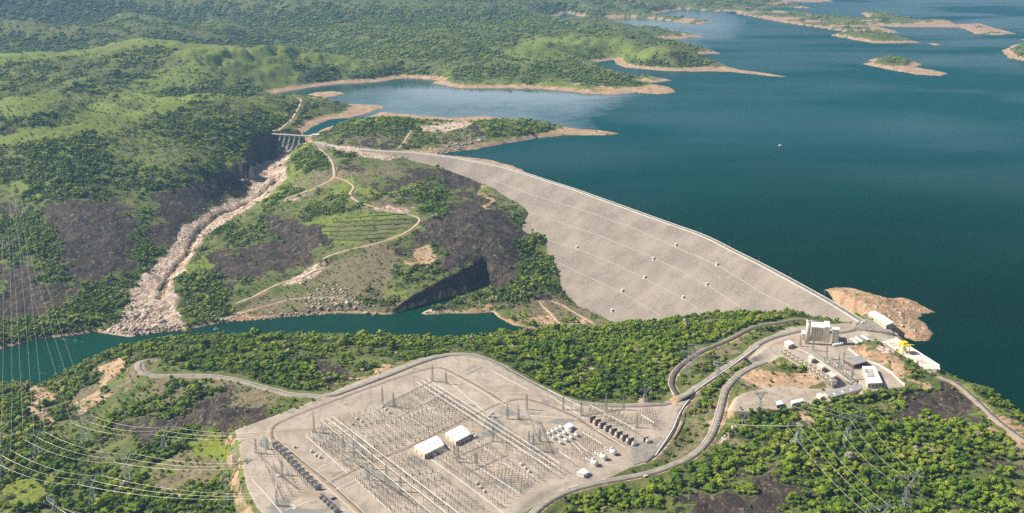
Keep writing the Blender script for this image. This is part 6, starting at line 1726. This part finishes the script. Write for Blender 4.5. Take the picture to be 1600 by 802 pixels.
wall_row(yd(430, 698), yd(497, 765), 12, M_GREY, M_GREY, '%s dark grey fire wall down the left transformer row', 'grey transformer after the %s dark grey wall', 'the left grey row', 6.5, 6.0)
wall_row(yd(503, 779), yd(526, 800), 5, None, M_GREY, '', '%s dark transformer of the short group at the bottom frame edge', 'the short group')
wall_row(at(1224, 553, PLANT_Z), at(1303, 601, PLANT_Z), 13, M_CONC_L, M_CREAM, '%s pale fire wall down the plateau transformer row', 'pale transformer below the %s plateau fire wall', 'the plateau row', 7.5, 5.5, ts=1.3)

# white reactor tanks
def reactor(s_=1.0):
    e = empty('reactor_tank', (0, 0, 0)); MB().cyl((0, 0, 2.3 * s_), 1.7 * s_, 4.6 * s_, 12, axis='x').build('tank_shell', M_WHITE, e, smooth=True)
    MB().box((0, 0, 0.4), (4.2 * s_, 3.0 * s_, 0.8)).build('plinth', M_CONC, e); MB().cyl((0, 0, 3.8 * s_), 0.3 * s_, 2.6 * s_, 6, 0.14).build('bushing', M_CER, e)
    MB().cyl((1.6 * s_, 0, 4.6 * s_), 0.6 * s_, 2.2 * s_, 8, axis='x', rz=1.57).build('conservator', M_WHITE, e); return e
rk_ = None
for r_, (a_, b_) in enumerate((((858, 680), (877, 670)), ((866, 687), (890, 675)), ((876, 694), (901, 682)))):
    for k in range(4):
        p = yd(a_[0] + (b_[0] - a_[0]) * k / 3, a_[1] + (b_[1] - a_[1]) * k / 3)
        if rk_ is None: rk_ = reactor(1.0); o = rk_
        else: o = copy_tree(rk_)
        o.location = p; o.rotation_euler = (0, 0, ang(yd(*a_), yd(*b_)) + 1.57)
        tag(o, '%s white tank of the %s row below the small flat roofed room' % (ORD[k], ('upper', 'middle', 'lower')[r_]), 'tank', 'white tanks in three rows')
big = None
for k, (px, py, wh) in enumerate(((929, 727, 'left'), (943, 718, 'middle'), (958, 710, 'right'))):
    if big is None: big = reactor(1.55); o = big
    else: o = copy_tree(big)
    o.location = yd(px, py); o.rotation_euler = (0, 0, ang(yd(929, 727), yd(915, 719)))
    tag(o, '%s one of the three big white tanks near the yard ramp' % wh, 'tank', 'three big white tanks')
    for j in range(3):
        c = copy_tree(rk_); c.location = yd(px - 4.5 - j * 3.6, py - 3 - j * 2.6); c.scale = (0.6, 0.6, 0.6); c.rotation_euler = (0, 0, ang(yd(929, 727), yd(915, 719)))
        tag(c, '%s little white tank in line behind the %s big white tank' % (ORD[j], wh), 'tank', 'little tanks behind the big ones')
for k, (px, py) in enumerate(((764, 652), (769, 647), (772, 653), (738, 681), (743, 684), (731, 684), (444, 703), (452, 709), (460, 700), (487, 707), (494, 713), (500, 716), (603, 641), (598, 637), (608, 646), (565, 660), (558, 656), (551, 664), (815, 727), (821, 733), (827, 738), (745, 757), (751, 763), (757, 769))):
    c = copy_tree(rk_); c.location = yd(px, py); c.scale = (0.62, 0.62, 0.75); c.rotation_euler = (0, 0, 0.7 + 0.1 * (k % 3))
    tag(c, 'small white equipment tank on the gravel near %s' % near_anchor(px, py, YANCH), 'tank', 'small white tanks dotted over the yard')

# vehicles
def car(px, py, z, paint, label, az, s_=1.0):
    e = empty('parked_car', at(px, py, z), az, label, 'car'); 
    b = MB().box((0, 0, 0.75), (4.6 * s_, 1.9 * s_, 0.75)); b.box((0.0, 0, 0.78), (4.9 * s_, 1.7 * s_, 0.45)); b.build('body', paint, e)
    MB().box((-0.2, 0, 1.45), (2.6 * s_, 1.75 * s_, 0.75), 0, 0.78).build('cabin', paint, e)
    MB().box((-0.2, 0, 1.42), (2.5 * s_, 1.82 * s_, 0.42), 0, 0.86).build('window_band', M_DARK, e)
    for x in (-1.45, 1.45):
        for y in (-0.9, 0.9): MB().cyl((x * s_, y * s_, 0.36), 0.36, 0.28, 10, axis='x', rz=1.57).build('wheel', M_DARK, e)
    for y in (-0.6, 0.6): MB().box((2.46 * s_, y, 0.8), (0.08, 0.35, 0.2)).build('headlight', M_WHITE, e)
car(521, 780, YARD_Z, M_BLUE, 'dark blue car parked beside the lower grey transformers', 0.7, 1.2)
car(1348, 505, CREST_Z + 0.3, M_WHITE, 'white car at the junction where the dam crest ends', 0.3, 1.2)
car(1009, 745, gp(1009, 743).z + 0.4, M_WHITE, 'small white car driving on the winding lower road', 0.5)
car(436, 745, YARD_Z, M_WHITE, 'white pickup parked outside the grey transformer row', 0.2, 1.2)

# boulders in the channel mouth and along rocky shores
bm_v, bm_f, n0 = [], [], 0
bv, bf = ico(1)
q = np.random.default_rng(5)
BOULD = [([(200, 474), (245, 478), (258, 500), (285, 508), (290, 516), (230, 524), (160, 520), (185, 500)], 520, 1.9, 1.0), ([(385, 264), (440, 248), (440, 285), (330, 345), (290, 395), (245, 450), (232, 440), (270, 372)], 120, 1.6, 0.8),
         ([(655, 232), (745, 214), (752, 220), (700, 240), (680, 242)], 260, 1.7, 1.3), ([(1330, 452), (1412, 466), (1455, 488), (1440, 532), (1400, 524)], 90, 1.5, 0.9), ([(470, 440), (540, 445), (600, 480), (480, 488)], 260, 2.0, 1.0),
         ([(60, 610), (70, 625), (70, 655), (58, 650)], 60, 1.8, 0.8), ([(1110, 700), (1125, 690), (1150, 660), (1165, 655), (1140, 690)], 60, 1.6, 0.8), ([(340, 498), (480, 488), (600, 490), (600, 494), (340, 506)], 200, 1.8, 0.8)]
for pg, n, sz, sg in BOULD:
    pg = np.array(pg, float); cnt_ = 0
    while cnt_ < n:
        m = q.random((n * 2, 2)) * (pg.max(0) - pg.min(0)) + pg.min(0)
        m = m[inside(m[:, 0], m[:, 1], pg)][:n - cnt_]
        w_ = hit(m); cnt_ += len(m)
        for x, y, z in w_:
            s_ = sz * math.exp(q.normal(0, 0.45)); k = np.array([1, q.uniform(0.6, 1), q.uniform(0.5, 0.8)])
            a_ = q.uniform(0, 6.28); v = bv * (1 + 0.22 * q.standard_normal((len(bv), 1))) * k * s_
            v = np.stack([v[:, 0] * math.cos(a_) - v[:, 1] * math.sin(a_), v[:, 0] * math.sin(a_) + v[:, 1] * math.cos(a_), v[:, 2]], 1) + (x, y, z + s_ * 0.1)
            bm_v.append(v); bm_f.append(bf + n0); n0 += len(v)
M_BOULD = NT('boulder'); _v = M_BOULD.co('Object')
M_BOULD.color(M_BOULD.mix(M_BOULD.ss(M_BOULD.noise(0.35, 4, 0.6, _v), 0.35, 0.65), (0.34, 0.26, 0.205), (0.64, 0.54, 0.45))); M_BOULD.rough(0.9)
tag(link('boulder_rubble', np_mesh('boulder_rubble', np.vstack(bm_v), np.vstack(bm_f), M_BOULD.m)), 'pale broken boulders filling the spillway channel and its river mouth', None, None, 'stuff')
# ---- more on the plateau: dark paving, mound wall, masts, fence
def paving(label, pts, z, mat, dz):
    q_ = [at(a, b, z) for a, b in pts]; c = sum(q_, Vector()) / len(q_)
    tag(MB().prism([(v.x - c.x, v.y - c.y) for v in q_], -9, dz).build('pavement', mat, None, c), label, None, None, 'structure')
paving('dark asphalt forecourt between the warehouse and the dam end', [(1345, 503), (1354, 497), (1390, 515), (1397, 522), (1378, 520), (1352, 517), (1335, 513)], CREST_Z - 1.2, M_ASPH, 1.5)
paving('grey asphalt triangle at the foot of the yard ramp', [(985, 698), (1012, 690), (1030, 684), (1042, 684), (1022, 708), (1004, 722), (990, 727)], YARD_Z, M_ASPH, 0.30)
0 and paving('asphalt apron on the upper plateau in front of the tower', [(1172, 560), (1205, 532), (1240, 521), (1256, 538), (1222, 548), (1196, 562)], PLANT_Z, M_ASPH, 0.25)
tag(ribbon('retaining_wall', np.array([list(at(*p, PLANT_Z)) for p in [(1326, 546), (1338, 556), (1352, 565), (1372, 571), (1393, 584), (1408, 599), (1414, 603)]]), 0.6, M_CONC, None, 0, 2.8, 5), 'pale concrete retaining wall holding back the orange dirt mound', 'wall')
tag(ribbon('retaining_wall', np.array([list(at(*p, PLANT_Z)) for p in [(1246, 545), (1262, 552), (1283, 566), (1305, 582), (1330, 598), (1340, 594), (1330, 586), (1300, 566), (1290, 556)]]), 0.5, M_CONC, None, 0, 1.0, 3), 'low concrete wall ringing the plateau switch bay', 'wall')
MBX = None
for k, (px, py, h) in enumerate(((1270, 548, 20), (1291, 561, 20), (1310, 576, 20), (1331, 592, 18), (1318, 566, 16), (1250, 541, 16), (1352, 590, 12))):
    mast(px, py, h, 'slim lattice mast on the plant plateau beside the transformer bay', PLANT_Z, 'lattice masts of the plant plateau')
for (a_, b_) in (((1270, 548), (1291, 561)), ((1291, 561), (1310, 576)), ((1310, 576), (1331, 592))):
    A_, B_ = at(*a_, PLANT_Z + 14), at(*b_, PLANT_Z + 14); m_ = MB(); d_ = B_ - A_; beam(m_, (0, 0, 0), tuple(d_), 1.1, 7, 0.2)
    g_ = empty('gantry_beam', A_, 0, 'horizontal lattice beam between two masts of the plant plateau', 'beam', 'gantry beams of the plant plateau'); m_.build('truss', M_DSTEEL, g_)
q = [at(1283, 562, PLANT_Z), at(1300, 561, PLANT_Z), at(1338, 588, PLANT_Z), at(1326, 594, PLANT_Z)]
n_ = 0
for i in range(10):
    for j in range(3):
        p = q[0].lerp(q[1], (j + 0.5) / 3).lerp(q[3].lerp(q[2], (j + 0.5) / 3), (i + 0.5) / 10)
        if random.random() < 0.25: continue
        src = kinds['post'][0] if (i + j) % 2 else kinds['brk'][0]
        o = copy_tree(src); o.location = p; o.rotation_euler = (0, 0, random.random())
        tag(o, ('insulator post' if (i + j) % 2 else 'white headed breaker') + ' in the walled bay on the plateau', 'post' if (i + j) % 2 else 'breaker', 'plateau switch bay equipment')
for lb, pts in (('upper grey gravel patch in the far corner of the yard', [(727, 578), (742, 570.5), (745, 572), (731, 580)]), ('lower grey gravel patch in the far corner of the yard', [(727, 584), (752, 573.5), (755, 575.5), (731, 586.5)]),
                ('grey gravel apron at the left tip of the switchyard', [(402, 697), (412, 680), (425, 690), (420, 702)]), ('pale slab beside the crossing of the lower left trenches', [(453, 791), (458, 788), (464, 792), (459, 796)])):
    paving(lb, pts, YARD_Z, M_CONC_L if 'slab' in lb else simple('dark_gravel', (0.27, 0.25, 0.235), 0.95, 0.2, 0.3), 0.05)
# ---- grass terraces below the sandy track
M_BANK = simple('terrace_grass', (0.060, 0.085, 0.022), 0.95, 0.2, 0.3)
for k, ln in enumerate(([(545, 341), (590, 337.5), (636, 336)], [(520, 348), (580, 345), (642, 343)], [(508, 355), (570, 353), (640, 350)], [(506, 362), (570, 361), (632, 357)], [(506, 369), (560, 368.5), (618, 364.5)], [(512, 375.5), (560, 376), (600, 372)])):
    tag(ribbon('terrace_bank', ground_line(ln, 5, 1.3), 2.6, M_BANK, None, 0, 0, 3.2), '%s dark grass bank from the top of the terraced field' % ORD[k], 'bank', 'grass banks of the terraced field')
